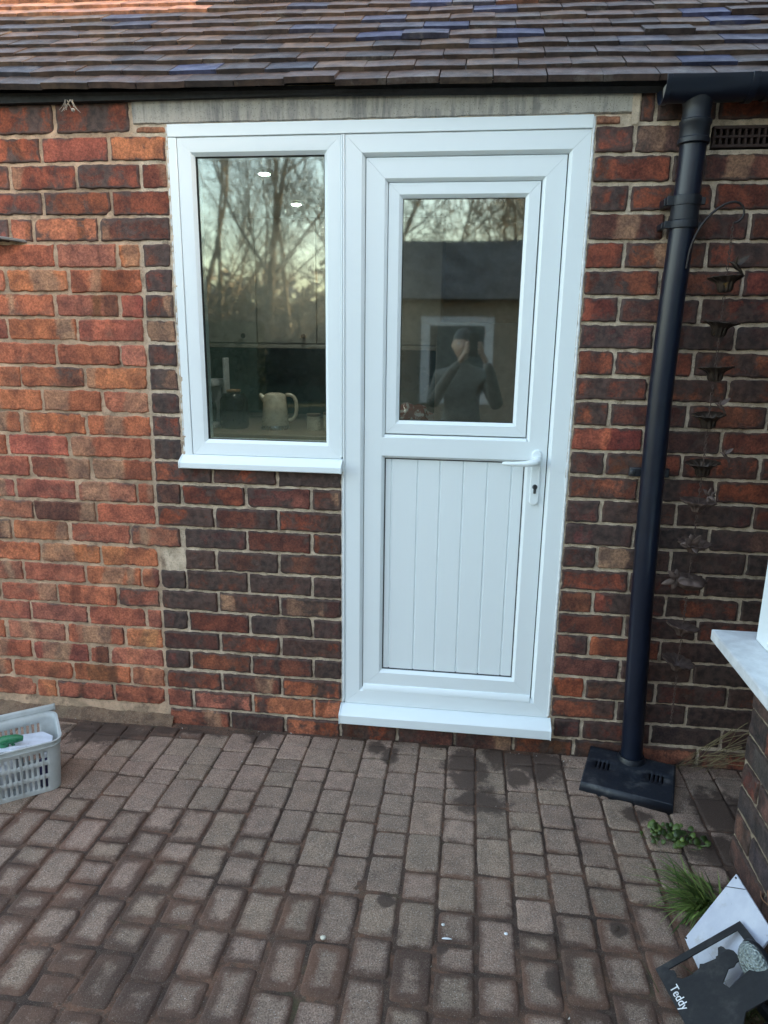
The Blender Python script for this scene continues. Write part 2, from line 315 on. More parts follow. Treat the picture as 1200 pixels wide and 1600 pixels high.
# ---------------------------------------------------------------- brick building
HOUSE = thing('brick_building', 'low red brick building with tiled roof and white door and window', 'building', (0, 0, 0))
class Bricks:
    def __init__(s): s.mb = MB(); s.col = []; s.soot = []; s.smear = []; s.edge = []
    def add(s, x0, x1, z0, z1, col, soot, smear, F=None, y=0., wear=1.):
        if x1-x0 < .02 or z1-z0 < .012: return
        rot = random.gauss(0, .007)*wear; z0 += random.uniform(-.0012, .0012)*wear; z1 += random.uniform(-.0015, .0012)*wear; w, h = x1-x0, z1-z0; cx, cz = (x0+x1)/2, (z0+z1)/2; SX, SZ = spans(w, [0, .0008, .0022, .0045, .008], .009), spans(h, [0, .0008, .0022, .0045, .008], .010); nx, nzz = len(SX)-1, len(SZ)-1; seed = random.uniform(0, 500); yo = y+random.uniform(-.0045, -.0012); tl = random.uniform(-.012, .012); tx = random.uniform(-.012, .012)
        cr = random.uniform(.0025, .007)*wear; vs = []; ch = random.random()
        chip = (random.choice((-1, 1))*w/2, random.choice((-1, 1))*h/2, random.uniform(.012, .028)) if ch < .35*wear else None
        bands = []
        if ch < .75:
            for _ in range(random.choice((1, 1, 2))):
                a_ = random.uniform(-.1, .8)*w; wd = random.choice((.03, .05, .08, .11))*random.uniform(.7, 1.3); kd = random.random()
                if smear > .28 and kd < .5: c2, ds = (.34, .20, .135), -.2
                elif kd < .75: c2, ds = tuple(q*random.uniform(.35, .6) for q in col), .25*min(1, soot*2)
                else: c2, ds = (min(.5, col[0]*1.35), col[1]*1.35, col[2]*1.2), -.3
                bands.append((a_, a_+wd, c2, ds, random.uniform(.45, .95), random.uniform(-.3, .3)))
        for j in range(nzz+1):
            for i in range(nx+1):
                u, v = -1+2*SX[i]/w, -1+2*SZ[j]/h
                du, dv = (1-abs(u))*w/2, (1-abs(v))*h/2; ax, ay = max(0, cr-du), max(0, cr-dv); q = math.hypot(ax, ay)
                x, z = cx+u*w/2, cz+v*h/2
                if q > cr: k = cr/q; x = cx+math.copysign(w/2-cr+ax*k, u); z = cz+math.copysign(h/2-cr+ay*k, v)
                e = min(du, dv) if min(ax, ay) <= 0 else max(0, cr-q)
                wob = .0034*wear; x += wob*nz(x*55, z*55, seed)*(1 if e < .01 else .3); z += wob*nz(x*55, z*55, seed+31)*(1 if e < .01 else .3)
                z += rot*(x-cx); t = min(1, e/(.0035)); d = yo+.0056*(1-t)**2+tl*(z-cz)+tx*(x-cx)*.4+.0016*nz(x*22, z*22, seed)+.0009*nz(x*80, z*80, seed)
                if chip:
                    dd = math.hypot(x-cx-chip[0], z-cz-chip[1]); d += .009*max(0, 1-dd/chip[2]*(1+.4*nz(x*90, z*90)))
                if i in (0, nx) or j in (0, nzz): d = .022
                cc, sc = col, soot
                for a_, b_, c2, ds, am, sl_ in bands:
                    q = (x-x0)+sl_*(z-cz)+.007*nz(x*45, z*45, seed+5)+.004*nz(x*130, z*130, seed)
                    k = max(0, min(1, (q-a_)/.006+.5))*max(0, min(1, (b_-q)/.006+.5))*am
                    cc = tuple(p_+(r_-p_)*k for p_, r_ in zip(cc, c2)); sc = sc+ds*k
                vs.append(F(x, d, z) if F else (x, d, z)); s.col.append(cc); s.soot.append(max(0, sc)); s.smear.append(smear); s.edge.append(min(1, e/.02))
        s.mb.add(vs, [(j*(nx+1)+i, j*(nx+1)+i+1, (j+1)*(nx+1)+i+1, (j+1)*(nx+1)+i) for j in range(nzz) for i in range(nx)])
    def build(s, name, parent):
        s.mb.a = {'col': (s.col, 'FLOAT_COLOR'), 'soot': (s.soot, 'FLOAT'), 'smear': (s.smear, 'FLOAT'), 'edge': (s.edge, 'FLOAT')}
        return s.mb.build(name, BRICK, parent, fix=False, smooth=50)
B = Bricks(); random.seed(5)
RED = [(.40, .122, .070), (.35, .100, .066), (.43, .145, .082), (.30, .088, .060), (.44, .142, .072), (.37, .13, .09), (.41, .128, .068)]
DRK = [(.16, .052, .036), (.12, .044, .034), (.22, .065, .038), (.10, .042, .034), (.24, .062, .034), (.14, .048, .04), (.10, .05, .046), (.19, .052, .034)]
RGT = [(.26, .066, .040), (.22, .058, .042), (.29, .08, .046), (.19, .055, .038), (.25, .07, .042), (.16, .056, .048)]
def jc(c, s_=.14):
    k = random.uniform(1-s_, 1+s_); return (c[0]*k, c[1]*k*random.uniform(.93, 1.08), c[2]*k*random.uniform(.93, 1.08))
ZL = lambda k: .06+.075*k
LJ = {24: [-1.36, -1.145, -.927, -.709], 23: [-1.25, -1.036, -.82, -.614], 22: [-1.36, -1.15, -.936, -.714], 21: [-1.27, -1.056, -.977, -.76], 20: [-1.34, -1.12, -.911, -.708], 19: [-1.3, -1.087, -.875], 18: [-1.36, -1.14, -.928, -.713],
      17: [-1.31, -1.1, -.862], 16: [-1.36, -1.15, -.94, -.723], 15: [-1.29, -1.074, -.848], 14: [-1.41, -1.2, -1.004, -.798], 13: [-1.3, -1.088, -.858], 12: [-1.36, -1.148, -.926], 11: [-1.29, -1.073, -.856],
      10: [-1.35, -1.137, -.914, -.7], 9: [-1.3, -1.078, -.851], 8: [-1.38, -1.169, -.955, -.734], 7: [-1.29, -1.071, -.848], 6: [-1.36, -1.142, -.911, -.706], 5: [-1.24, -1.022, -.799], 4: [-1.35, -1.133, -.914, -.699], 3: [-1.235, -1.005, -.782],
      2: [-1.36, -1.141, -.925, -.847], 1: [-1.231, -.992, -.77], 0: [-1.36, -1.146, -1.062, -.843]}
def seamx(z): return -.629-.016*(1.62-z)/1.6
def row(xs, z0, z1, pal, soot, smear, jw=(.0034, .0054), jh=(.0034, .0052), **kw):
    for a, b in zip(xs[:-1], xs[1:]):
        B.add(a+random.uniform(*jw), b-random.uniform(*jw), z0+random.uniform(*jh), z1-random.uniform(*jh), jc(random.choice(pal)), soot(), smear(), **kw)
U = random.uniform
for k in range(0, 25):
    z0, z1 = ZL(k), ZL(k+1); R_ = lambda z: seamx(z)-.001
    end = -.528 if k >= 21 else -.552 if k == 8 else R_(z0)
    xs = [-3.2+.22*i for i in range(9) if -3.2+.22*i < LJ[k][0]-.1]+LJ[k]+[end]
    if k >= 21: row(xs, z0, z1, RGT+RED[:4], lambda: U(.25, .6), lambda: U(.1, .45))
    else: row(xs, z0, z1, RED if k not in (9, 5) else RED+DRK[:2], lambda: max(0, random.gauss(.12, .16)), lambda: U(.3, .95) if k > 2 else U(.1, .5), jw=(.0025, .007), jh=(.0025, .0055), wear=1.3)
# tall top course left of the lintel and the split brick under it
row([-3.2+.23*i for i in range(9)]+[-1.14, -.875, -.635], 1.938, 2.028, DRK+RGT, lambda: U(.45, .75), lambda: U(.2, .4))
B.add(-.622, -.532, 1.938, 1.958, (.3, .13, .08), .1, .6)
# dark infill under and beside the window
for k in range(0, 12):
    z0, z1 = ZL(k), ZL(k+1); z1 = min(z1, .96); xl = seamx(z0)+.001
    if k in (7, 8): xl = -.548
    xs = [xl, -.435, -.2175, -.003] if k % 2 else [xl, -.545, -.325, -.105, -.003]
    if k == 8: xs = xs[1:]
    if k <= 1: row(xs, z0, z1, RED+DRK[:3], lambda: U(.3, .6), lambda: U(.1, .3))
    else: row(xs, z0, z1, DRK, lambda: U(.4, .85), lambda: U(.05, .35), jw=(.0033, .0048))
for k in range(12, 21): row([seamx(ZL(k))+.001, -.531], ZL(k), ZL(k+1), DRK+RGT[:2], lambda: U(.45, .8), lambda: U(.2, .6))
# course under the threshold
xs = [-.64]+[-.41+.2*i for i in range(9)]
row([x for x in xs if x < 1.3]+[1.35], -.02, .058, DRK+RED, lambda: U(.3, .6), lambda: U(.1, .5)); row([1.36, 1.57, 1.79, 2.0], -.02, .058, DRK, lambda: U(.4, .7), lambda: .2)
# right of the door
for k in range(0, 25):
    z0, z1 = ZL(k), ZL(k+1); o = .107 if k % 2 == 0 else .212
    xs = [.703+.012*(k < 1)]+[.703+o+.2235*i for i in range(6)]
    xs = [x for x in xs if x < 2.05]; lowdark = k < 11  # lower right bricks: real grime plus corner shade put into colour and soot
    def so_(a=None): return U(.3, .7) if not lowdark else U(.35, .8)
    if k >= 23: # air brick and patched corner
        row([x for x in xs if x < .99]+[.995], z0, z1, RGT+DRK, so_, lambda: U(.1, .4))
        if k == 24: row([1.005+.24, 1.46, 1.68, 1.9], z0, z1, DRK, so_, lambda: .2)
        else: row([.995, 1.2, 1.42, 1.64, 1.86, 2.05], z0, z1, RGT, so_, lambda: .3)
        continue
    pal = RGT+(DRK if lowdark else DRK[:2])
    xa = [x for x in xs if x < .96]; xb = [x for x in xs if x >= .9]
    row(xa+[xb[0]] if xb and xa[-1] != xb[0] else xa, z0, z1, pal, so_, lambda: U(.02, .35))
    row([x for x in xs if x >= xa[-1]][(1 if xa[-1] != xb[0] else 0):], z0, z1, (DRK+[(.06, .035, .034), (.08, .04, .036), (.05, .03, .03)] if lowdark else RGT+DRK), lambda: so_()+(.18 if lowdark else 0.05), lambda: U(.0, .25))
B.add(.705, .768, 1.938, 1.957, (.32, .14, .09), .1, .5)
row([.815, .86, 1.02, 1.24, 1.46, 1.68, 1.9], 1.938, 2.03, DRK+RGT, lambda: U(.5, .8), lambda: .2)
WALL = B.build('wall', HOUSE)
# mortar bed (grid with openings), slightly rough
def inside(x, z, rects): return any(a < x < b and c < z < d for a, b, c, d in rects)
OPEN = [(-.522, -.003, .95, 1.96), (-.003, .698, .06, 1.96), (1.012, 1.235, 1.868, 1.928)]
mb = MB(); X0, X1, Z0, Z1, st = -1.45, 1.5, -.06, 2.06, .0075
nx, nzq = int((X1-X0)/st), int((Z1-Z0)/st); ids = {}
for j in range(nzq+1):
    for i in range(nx+1):
        x, z = X0+i*st, Z0+j*st
        y = .0035+.0022*nz(x*60, z*60, 3)+.0012*nz(x*150, z*150, 5)
        kk = (z-.06)/.075; dz = abs(kk-round(kk))*.075
        if x > .7 or (x > -.63 and z < .95): y += .0014
        else: y -= .0016
        mb.v.append((x, y, z))
for j in range(nzq):
    for i in range(nx):
        if not inside(X0+(i+.5)*st, Z0+(j+.5)*st, OPEN):
            mb.f.append((j*(nx+1)+i, j*(nx+1)+i+1, (j+1)*(nx+1)+i+1, (j+1)*(nx+1)+i))
mb.build('mortar', MORT, WALL, fix=False)
MB().box(-3.2, -1.45, .004, .2, -.1, 2.06).build('mortar', MORT, WALL); MB().box(1.5, 2.4, .004, .2, -.1, 2.06).build('mortar', MORT, WALL)
# wall core with real openings
mb = MB(); mb.box(-1.45, -.53, .02, .2, -.1, 2.03).box(-.53, 0, .02, .2, -.1, .93).box(-.53, .70, .02, .2, 1.963, 2.03).box(0, .7, .03, .2, -.1, .06).box(.702, .99, .02, .2, -.1, 2.03).box(.99, 1.25, .05, .2, -.1, 2.03).box(1.25, 1.5, .02, .2, -.1, 2.03)
mb.build('inner_leaf', simple('plaster', (.45, .44, .40), .9), HOUSE)
# lintel
mb = MB(); n = 90; xs = [-.627+1.422*i/n for i in range(n+1)]
vs = []
for i, x in enumerate(xs):
    e = .003*nz(x*30, 1)+.0025*nz(x*90, 2)
    zt = 2.045; zb = 1.962+e
    for (yy, zz) in ((.03, zt), (-.004+.001*nz(x*20, 5), zt), (-.005+.0015*nz(x*25, 8), 2.0), (-.003+.0015*nz(x*60, 4), zb+.004), (.003, zb), (.03, zb)): vs.append((x, yy, zz))
mb.add(vs, [(i*6+j, i*6+(j+1) % 6, (i+1)*6+(j+1) % 6, (i+1)*6+j) for i in range(n) for j in range(6)]+[tuple(range(6)), tuple(n*6+j for j in reversed(range(6)))])
tag(mb.build('lintel', CONC, HOUSE, smooth=50))
mb = MB(); 
vs = [(x, .002+.002*nz(x*80, z*80), z) for z in [1.935+.0125*j for j in range(8)] for x in [.795+.005*i for i in range(5)]]
mb.add(vs, [(j*5+i, j*5+i+1, (j+1)*5+i+1, (j+1)*5+i) for j in range(7) for i in range(4)]); mb.v = [(x, y-.006, z) for x, y, z in mb.v]
mb.build('mortar_fillet', MORT, HOUSE, fix=False)
# rough footing at the wall foot on the left
mb = MB(); vs = []; N = 120
for i in range(N+1):
    x = -3+2.38*i/N
    zz_ = .012*nz(x*9)+.008*nz(x*31, 2); prof = [(0.01, .034+zz_), (-.003, .026+zz_), (-.009+.005*nz(x*14, 3), .015+.012*nz(x*12, 6)), (-.02+.012*nz(x*11, 8), .008+.008*nz(x*20, 2)), (-.03+.014*nz(x*9, 4), -.004), (-.04, -.02)]
    vs += [(x, a, b) for a, b in prof]
mb.add(vs, [(i*6+j, i*6+j+1, (i+1)*6+j+1, (i+1)*6+j) for i in range(N) for j in range(5)])
mb.build('footing', m_mortar('footing_mortar', (.10, .055, .036), (.21, .125, .08), .3), HOUSE)
# air brick
AIRB = simple('dark_clay', (.05, .028, .024), .8, bump=.3)
mb = MB(); X0_, X1_, Za, Zb = 1.014, 1.233, 1.872, 1.926
nxh = 13; pit = (X1_-X0_-.008)/nxh
for r_ in range(3):
    z = [Za, (Za+Zb)/2-.003, Zb-.008][r_]; mb.box(X0_, X1_, -.002, .03, z, z+(.008 if r_ != 1 else .006))
for i in range(nxh+1):
    x = X0_+.001+i*pit
    for za, zb in ((Za+.008, (Za+Zb)/2-.003), ((Za+Zb)/2+.003, Zb-.008)): mb.box(x, x+.006, -.001, .03, za, zb)
mb.build('air_brick', AIRB, HOUSE, bevel=.001)
# slate sticking out of a bed joint
mb = MB(); mb.prism([(-1.25, -.07), (-1.12, -.075), (-1.04, -.035), (-1.0, .0), (-.99, .02), (-1.25, .02)], .009, Matrix.Translation((0, 0, 1.63)) @ Matrix.Rotation(math.radians(6), 4, 'Y')@ Matrix.Translation((0, 0, -.1)))
sl_ = mb.build('slate_wedge', simple('slate', (.16, .16, .16), .7, bump=.3), HOUSE, bevel=.002)
# ---------------------------------------------------------------- window
Y0 = .003
def ring(mb, x0, x1, z0, z1, w, ch, yf, dep=.05, back=.05):
    sweep_rect(mb, x0, x1, z0, z1, [(0, back), (0, yf+.0015), (.0012, yf), (w-ch-.001, yf), (w-ch+.0006, yf+.0006), (w-.001, yf+ch*.95), (w, yf+ch*1.05), (w, back)])
mb = MB(); ring(mb, -.498, -.006, .984, 1.926, .050, .010, Y0, back=.06)
WIN = mb.build('window', UPVC, HOUSE, smooth=25)
mb = MB()
# head and jamb extension trims
mb.box(-.5255, .6975, Y0-.004, .05, 1.927, 1.9615).box(-.5255, -.4995, Y0-.002, .05, .982, 1.9262)
mb.box(-.0055, -.001, Y0-.003, .05, .99, 1.9262).box(.0, .0055, Y0-.0035, .05, .135, 1.9262)
mb.build('trim', UPVC, WIN, bevel=.0018)
def sill(mb, x0, x1, z1, z0, yf):
    # drip sill profile extruded along x with end caps slightly proud
    pr = [(.05, z1), (Y0, z1), (yf+.006, z1-.016), (yf, z1-.022), (yf, z0+.002), (yf+.003, z0), (yf+.012, z0), (yf+.012, z0+.006), (.05, z0+.006)]
    vs = [(x, a, b) for x in (x0+.004, x1-.004) for a, b in pr]; n = len(pr)
    mb.add(vs, [tuple(range(n)), tuple(reversed(range(n, 2*n)))]+[(i, (i+1) % n, n+(i+1) % n, n+i) for i in range(n)])
    for a, b in ((x0, x0+.004), (x1-.004, x1)):
        pr2 = [(.02, z1+.001), (Y0-.002, z1+.001), (yf+.004, z1-.0145), (yf-.002, z1-.021), (yf-.002, z0), (yf+.014, z0-.001), (.02, z0+.004)]
        n2 = len(pr2); mb.add([(x, p, q) for x in (a, b) for p, q in pr2], [tuple(range(n2)), tuple(reversed(range(n2, 2*n2)))]+[(i, (i+1) % n2, n2+(i+1) % n2, n2+i) for i in range(n2)])
mb = MB(); sill(mb, -.536, -.0005, .983, .942, -.032); mb.build('sill', UPVC, WIN, bevel=.0012)
mb = MB(); sweep_rect(mb, -.449, -.055, 1.033, 1.877, [(0, .028), (0, .0158), (.0025, .0155), (.0028, .028)], gap=0); mb.build('gasket', GASK, WIN)
mb = MB(); mb.box(-.447, -.0575, .0225, .0255, 1.036, 1.8745); mb.build('pane', GLASS, WIN)
# ---------------------------------------------------------------- door
mb = MB(); sweep_rect(mb, .006, .6975, .128, 1.926, [(0, .06), (0, Y0+.0015), (.0012, Y0), (.049, Y0), (.050, Y0+.001), (.058, Y0+.012), (.0585, Y0+.016), (.0585, .06)])
DOOR = mb.build('door', UPVC, HOUSE, smooth=25)
YS = Y0+.011
mb = MB()
# sash: four mitred sides; mid rail laid in between
sweep_rect(mb, .0665, .636, .19, 1.8655, [(0, .055), (0, YS+.001), (.001, YS), (.055, YS), (.056, YS+.0008), (.0635, YS+.010), (.064, YS+.013), (.064, .055)])
for (za, zb, s_) in ((.9895, 1.0655, 1),):
    zc = (za+zb)/2; x0, x1 = .1228, .5797
    pts = [(x0-.0275, zc), (x0+.0005, zb-.009), (x1-.0005, zb-.009), (x1+.0275, zc), (x1-.0005, za+.009), (x0+.0005, za+.009)]
    mb.add([(x, YS+.0002, z) for x, z in pts]+[(x, .055, z) for x, z in pts], [tuple(reversed(range(6))), tuple(range(6, 12))]+[(i, (i+1) % 6, 6+(i+1) % 6, 6+i) for i in range(6)])
    for q, zz in ((1, zb), (-1, za)):
        a, b = zz-q*.009, zz
        mb.add([(.1295, YS+.0006, a), (.5715, YS+.0006, a), (.1295, YS+.010, b-q*.001), (.5715, YS+.010, b-q*.001), (.1295, .05, b), (.5715, .05, b)], [(0, 1, 3, 2), (2, 3, 5, 4), (0, 4, 5, 1)])
mb.build('sash', UPVC, DOOR, smooth=25)
# thin dark line round the sash
mb = MB(); sweep_rect(mb, .063, .6395, .176, 1.869, [(0, .05), (0, Y0+.0172), (.004, Y0+.0172), (.004, .05)], gap=0); mb.build('seal', GASK, DOOR)
# weather bar at the foot
mb = MB(); pr = [(YS+.01, .2035), (YS-.004, .2), (YS-.012, .188), (YS-.012, .179), (YS-.009, .177), (YS+.01, .177)]
mb.add([(x, a, b) for x in (.068, .6345) for a, b in pr], [tuple(range(6)), tuple(reversed(range(6, 12)))]+[(i, (i+1) % 6, 6+(i+1) % 6, 6+i) for i in range(6)]); mb.build('weather_bar', UPVC, DOOR, bevel=.0015)
# glazing bead of the upper light
mb = MB(); sweep_rect(mb, .1325, .5685, 1.0685, 1.7995, [(0, .055), (0, YS+.0102), (.0012, YS+.009), (.031, YS+.009), (.032, YS+.0098), (.0405, YS+.018), (.041, YS+.021), (.041, .055)]); mb.build('glazing_bead', UPVC, DOOR, smooth=25)
mb = MB(); sweep_rect(mb, .1725, .5285, 1.1085, 1.7595, [(0, .05), (0, YS+.022), (.0025, YS+.0222), (.0028, .05)], gap=0); mb.build('gasket', GASK, DOOR)
mb = MB(); mb.box(.1745, .5265, .0375, .0405, 1.1105, 1.7575); mb.build('pane', GLASS, DOOR)
# lower tongue and groove panel
mb = MB(); zs = (.2545, .989); xs = [.131]; yp = YS+.017
prof = [(.131, yp)]
for gx in (.153, .237, .309, .383, .458, .5335):
    prof += [(gx-.0035, yp), (gx-.0010, yp+.0038), (gx+.0010, yp+.0038), (gx+.0035, yp)]
prof.append((.5715, yp))
vs = [(x, y, z) for z in zs for x, y in prof]; n = len(prof); mb.add(vs, [(i, i+1, n+i+1, n+i) for i in range(n-1)]); mb.box(.131, .5715, yp+.004, .05, *zs)
mb.build('boarded_panel', UPVC, DOOR, smooth=20, fix=False)
mb = MB(); sweep_rect(mb, .130, .5725, .2535, .990, [(0, .05), (0, YS+.0135), (.0042, YS+.0155), (.0045, .05)], gap=0); mb.build('gasket', simple('grey_gasket', (.05, .055, .06), .6), DOOR)
mb = MB(); sill(mb, -.008, .7075, .1265, .072, -.045); mb.build('threshold', UPVC, DOOR, bevel=.0012)
# handle: backplate, lever, cylinder
def capsule(cx, z0, z1, r, n=14):
    return [(cx+r*math.cos(t), z1-r+r*math.sin(t)) for t in [math.pi*i/n for i in range(n+1)]]+[(cx+r*math.cos(t), z0+r+r*math.sin(t)) for t in [math.pi+math.pi*i/n for i in range(n+1)]]
XZ = Matrix(((1, 0, 0, 0), (0, 0, -1, 0), (0, 1, 0, 0), (0, 0, 0, 1)))
mb = MB(); mb.prism(capsule(.605, .857, 1.032, .0148), .009, Matrix.Translation((0, YS+.001, 0)) @ XZ); H = mb.build('handle', UPVC, DOOR, bevel=.0035, seg=3)
mb = MB(); mb.tube([(.605, YS, 1.001), (.605, YS-.02, 1.001), (.605, YS-.036, 1.0005), (.600, YS-.047, 1.0), (.588, YS-.051, .998), (.565, YS-.0515, .995), (.535, YS-.050, .9935), (.508, YS-.048, .994), (.498, YS-.046, .995)], [.0145, .0135, .012, .0115, .0105, .0085, .0075, .0068, .004], 14); mb.build('lever', UPVC, H, sub=1)
KEYM = simple('dull_metal', (.35, .36, .36), .35, metal=1)
mb = MB(); mb.prism([(.605+.0078*math.cos(t), .917+.0078*math.sin(t)) for t in [2*math.pi*i/20 for i in range(20)]], .0045, Matrix.Translation((0, YS-.0075, 0)) @ XZ); mb.box(.6012, .6088, YS-.0118, YS-.006, .896, .914)
KC = mb.build('key_cylinder', simple('dark_metal', (.10, .11, .12), .35, metal=.8), H, bevel=.001)
mb = MB(); mb.box(.6042, .6058, YS-.0128, YS-.0115, .909, .923); mb.build('keyhole', GASK, KC)
# ragged silicone round the frame edge
mb = MB()
def bead(p, q, r=.0035, n=70, sx=1):
    p, q = Vector(p), Vector(q); pts, rs = [], []
    for i in range(n+1):
        v = p.lerp(q, i/n); k = nz(v.x*40+v.z*40, 3.3+sx)*.5+nz(v.x*110+v.z*110, 7)*.5; pts.append(v+Vector((k*.0015, 0, 0))); rs.append(r*(1+.7*k))
    mb.tube(pts, rs, 7)
bead((.6995, Y0+.001, .135), (.6995, Y0+.001, 1.957), .0042, 260); bead((-.5285, Y0+.001, .985), (-.5285, Y0+.001, 1.957), .0026, 140); bead((-.0025, Y0+.001, .13), (-.0025, Y0+.001, .94), .003, 120)
bead((-.526, Y0-.001, 1.9605), (.697, Y0-.001, 1.9605), .0016, 90)
mb.build('sealant', SEAL, DOOR)
# ---------------------------------------------------------------- roof
random.seed(11); PR = math.radians(35); GA = .092; TW = .1435
mb = MB(); tc = []
TP = [(.066, .043, .035), (.080, .053, .043), (.052, .040, .038), (.070, .047, .041), (.090, .063, .049), (.05, .037, .035), (.066, .044, .037), (.095, .067, .052)]
BL = [(.042, .044, .072), (.038, .046, .095), (.05, .05, .066)]; OR = [(.13, .06, .04), (.11, .055, .04)]; PK = [(.13, .065, .075), (.11, .06, .07)]  # blue and pinkish tiles: sky sheen put into the tile colour
for r in range(23):
    s0 = r*GA; off = (.5 if r % 2 else 0)+random.uniform(-.05, .05)
    for i in range(-17, 24):
        x0 = -.01+(i+off)*TW; x1 = x0+TW-random.uniform(.001, .004); xc = (x0+x1)/2
        if xc < -2.3 or xc > 3.1: continue
        q = random.random(); pb = (.30 if r > 2 else .14) if xc > -.1 and xc < 1.3 and r > 0 else .07
        c = random.choice(BL) if q < pb else random.choice(OR) if q > .988 else random.choice(PK) if q > .93 and r > 2 and xc < 0 else random.choice(TP)
        if r > 7 and xc < -.6: c = random.choice([(.30, .15, .10), (.26, .13, .09), (.34, .18, .12)])  # upper left: sunlit patch also put into brighter, warmer tile colours
        if r == 0: c = random.choice(TP[:5])
        k = random.uniform(.8, 1.25); c = [a*k for a in c]
        dn = random.uniform(-.002, .002); lift = random.uniform(0, .002)+(.006 if random.random() < .025 else 0); tilt = random.uniform(-.0015, .0015); cam_ = random.uniform(-.0005, .0016); th = .0158
        ns, nl = 8, 3; vs = []
        for top in (1, 0):
            for j in range(nl+1):
                s_ = s0+dn+(.20)*j/nl
                for a in range(ns+1):
                    u = a/ns; x = x0+(x1-x0)*u; cm = cam_*(1-(2*u-1)**2)*(1 if top else 1)
                    # local height above the roof plane: the tail rests on the course below
                    h = .0215*(1-j/nl*1.0)+lift*(1-j/nl)+cm+tilt*(2*u-1)+(0 if top else -th)
                    ss = s_+(.0018*nz(x*60, r*3.1, i) if j == 0 else 0)+(.0015 if top and j == 0 else 0)
                    z0r = 2.040-.015*x+.003*nz(x*.9, r*.3)
                    vs.append((x, -.05+ss*math.cos(PR)-h*math.sin(PR), z0r+ss*math.sin(PR)+h*math.cos(PR)-.012))
        n1 = (ns+1)*(nl+1); fs = []
        for j in range(nl):
            for a in range(ns):
                p = j*(ns+1)+a; fs.append((p, p+1, p+ns+2, p+ns+1)); fs.append((n1+p, n1+p+ns+1, n1+p+ns+2, n1+p+1))
        for a in range(ns): fs.append((a, n1+a, n1+a+1, a+1)); p = nl*(ns+1)+a; fs.append((p, p+1, n1+p+1, n1+p))
        for j in range(nl): p = j*(ns+1); fs.append((p, p+ns+1, n1+p+ns+1, n1+p)); p += ns; fs.append((p, n1+p, n1+p+ns+1, p+ns+1))
        mb.add(vs, fs); tc += [c]*len(vs)
mb.a = {'col': (tc, 'FLOAT_COLOR')}
ROOF = mb.build('roof', TILE, HOUSE, fix=False, smooth=30)
def rp(x, s_, h=0): return (x, -.05+s_*math.cos(PR)-h*math.sin(PR), 2.03-.015*x+s_*math.sin(PR)+h*math.cos(PR))
mb = MB(); L_ = 2.1
vs = [rp(x, s_, h) for x in (-2.35, 3.1) for s_ in (.02, L_) for h in (-.03, -.012)]
mb.add(vs, [(0, 1, 3, 2), (4, 6, 7, 5), (0, 4, 5, 1), (2, 3, 7, 6), (0, 2, 6, 4), (1, 5, 7, 3)])
mb.build('roof_felt', FASC, ROOF)
rx = rp(0, L_); mb = MB()  # far slope and ridge
yb, zb = rx[1], rx[2]; mb.add([(-2.35, yb, zb+.03), (3.1, yb, zb-.03), (3.1, yb+1.8, zb-1.3), (-2.35, yb+1.8, zb-1.3), (-2.35, yb, zb-.02), (3.1, yb, zb-.08), (3.1, yb+1.8, zb-1.34), (-2.35, yb+1.8, zb-1.34)], [(0, 1, 2, 3), (4, 7, 6, 5), (0, 4, 5, 1), (1, 5, 6, 2), (2, 6, 7, 3), (3, 7, 4, 0)])
mb.build('rear_slope', simple('plain_tile', (.14, .11, .10), .6), ROOF)
mb = MB(); mb.tube([(-2.35, yb, zb+.01), (3.1, yb, zb-.05)], .07, 12); mb.build('ridge', simple('ridge_tile', (.15, .10, .08), .6), ROOF)
mb = MB(); mb.box(-2.35, 3.1, -.022, .004, 2.022, 2.045).box(-2.35, 3.1, .0, .2, 2.046, 2.052); mb.build('fascia', FASC, HOUSE)
# side walls, rear wall of the building
mb = MB(); mb.box(-3.2, -3.0, .2, 3.4, -.1, 2.1).box(-3.0, 2.2, 3.2, 3.4, -.1, 2.1).box(2.2, 2.4, .2, 3.4, -.1, 2.1); mb.build('side_wall', simple('rear_brick', (.2, .1, .07), .9), HOUSE)
# cobweb and debris hanging from the eaves
mb = MB(); random.seed(3)
for i in range(9):
    a = Vector((-.80+U(-.02, .02), -.045, 2.02)); b = a+Vector((U(-.03, .03), U(-.005, .01), -U(.015, .035))); mb.tube([a, (a+b)/2+Vector((0, 0, -.004)), b], .0007, 4)
mb.lathe([(.0, -.006), (.005, -.003), (.006, .002), (.0, .006)], (-.787, -.046, 1.992), 8); mb.build('cobweb', simple('web', (.35, .32, .28), .9), HOUSE)
# ---------------------------------------------------------------- gutter and downpipe
DP = thing('drainpipe', 'black plastic gutter and round downpipe fixed to the brick wall', 'drainpipe', (.95, -.06, 0))
def gut(mb, x0, x1, r, y=-.068, z=2.016, th=.003, n=18):
    vs = []
    for x in (x0, x1):
        for rr in (r, r-th):
            for j in range(n+1):
                t = math.pi+math.pi*j/n; vs.append((x, y+rr*math.cos(t), z+rr*math.sin(t)))
    m_ = n+1; fs = []
    for j in range(n): fs += [(j, j+1, 2*m_+j+1, 2*m_+j), (m_+j, 3*m_+j, 3*m_+j+1, m_+j+1), (j, m_+j, m_+j+1, j+1), (2*m_+j, 2*m_+j+1, 3*m_+j+1, 3*m_+j)]
    fs += [(0, 2*m_, 3*m_, m_), (n, m_+n, 3*m_+n, 2*m_+n)]; mb.add(vs, fs)
mb = MB(); gut(mb, .95, 3.1, .049); GUT = mb.build('gutter', BLACKP, DP)
mb = MB(); gut(mb, .858, 1.075, .052); gut(mb, .854, .868, .0555); gut(mb, 1.06, 1.078, .0555); gut(mb, 1.105, 1.12, .053)
mb.build('union', BLACKP, GUT, bevel=.001)
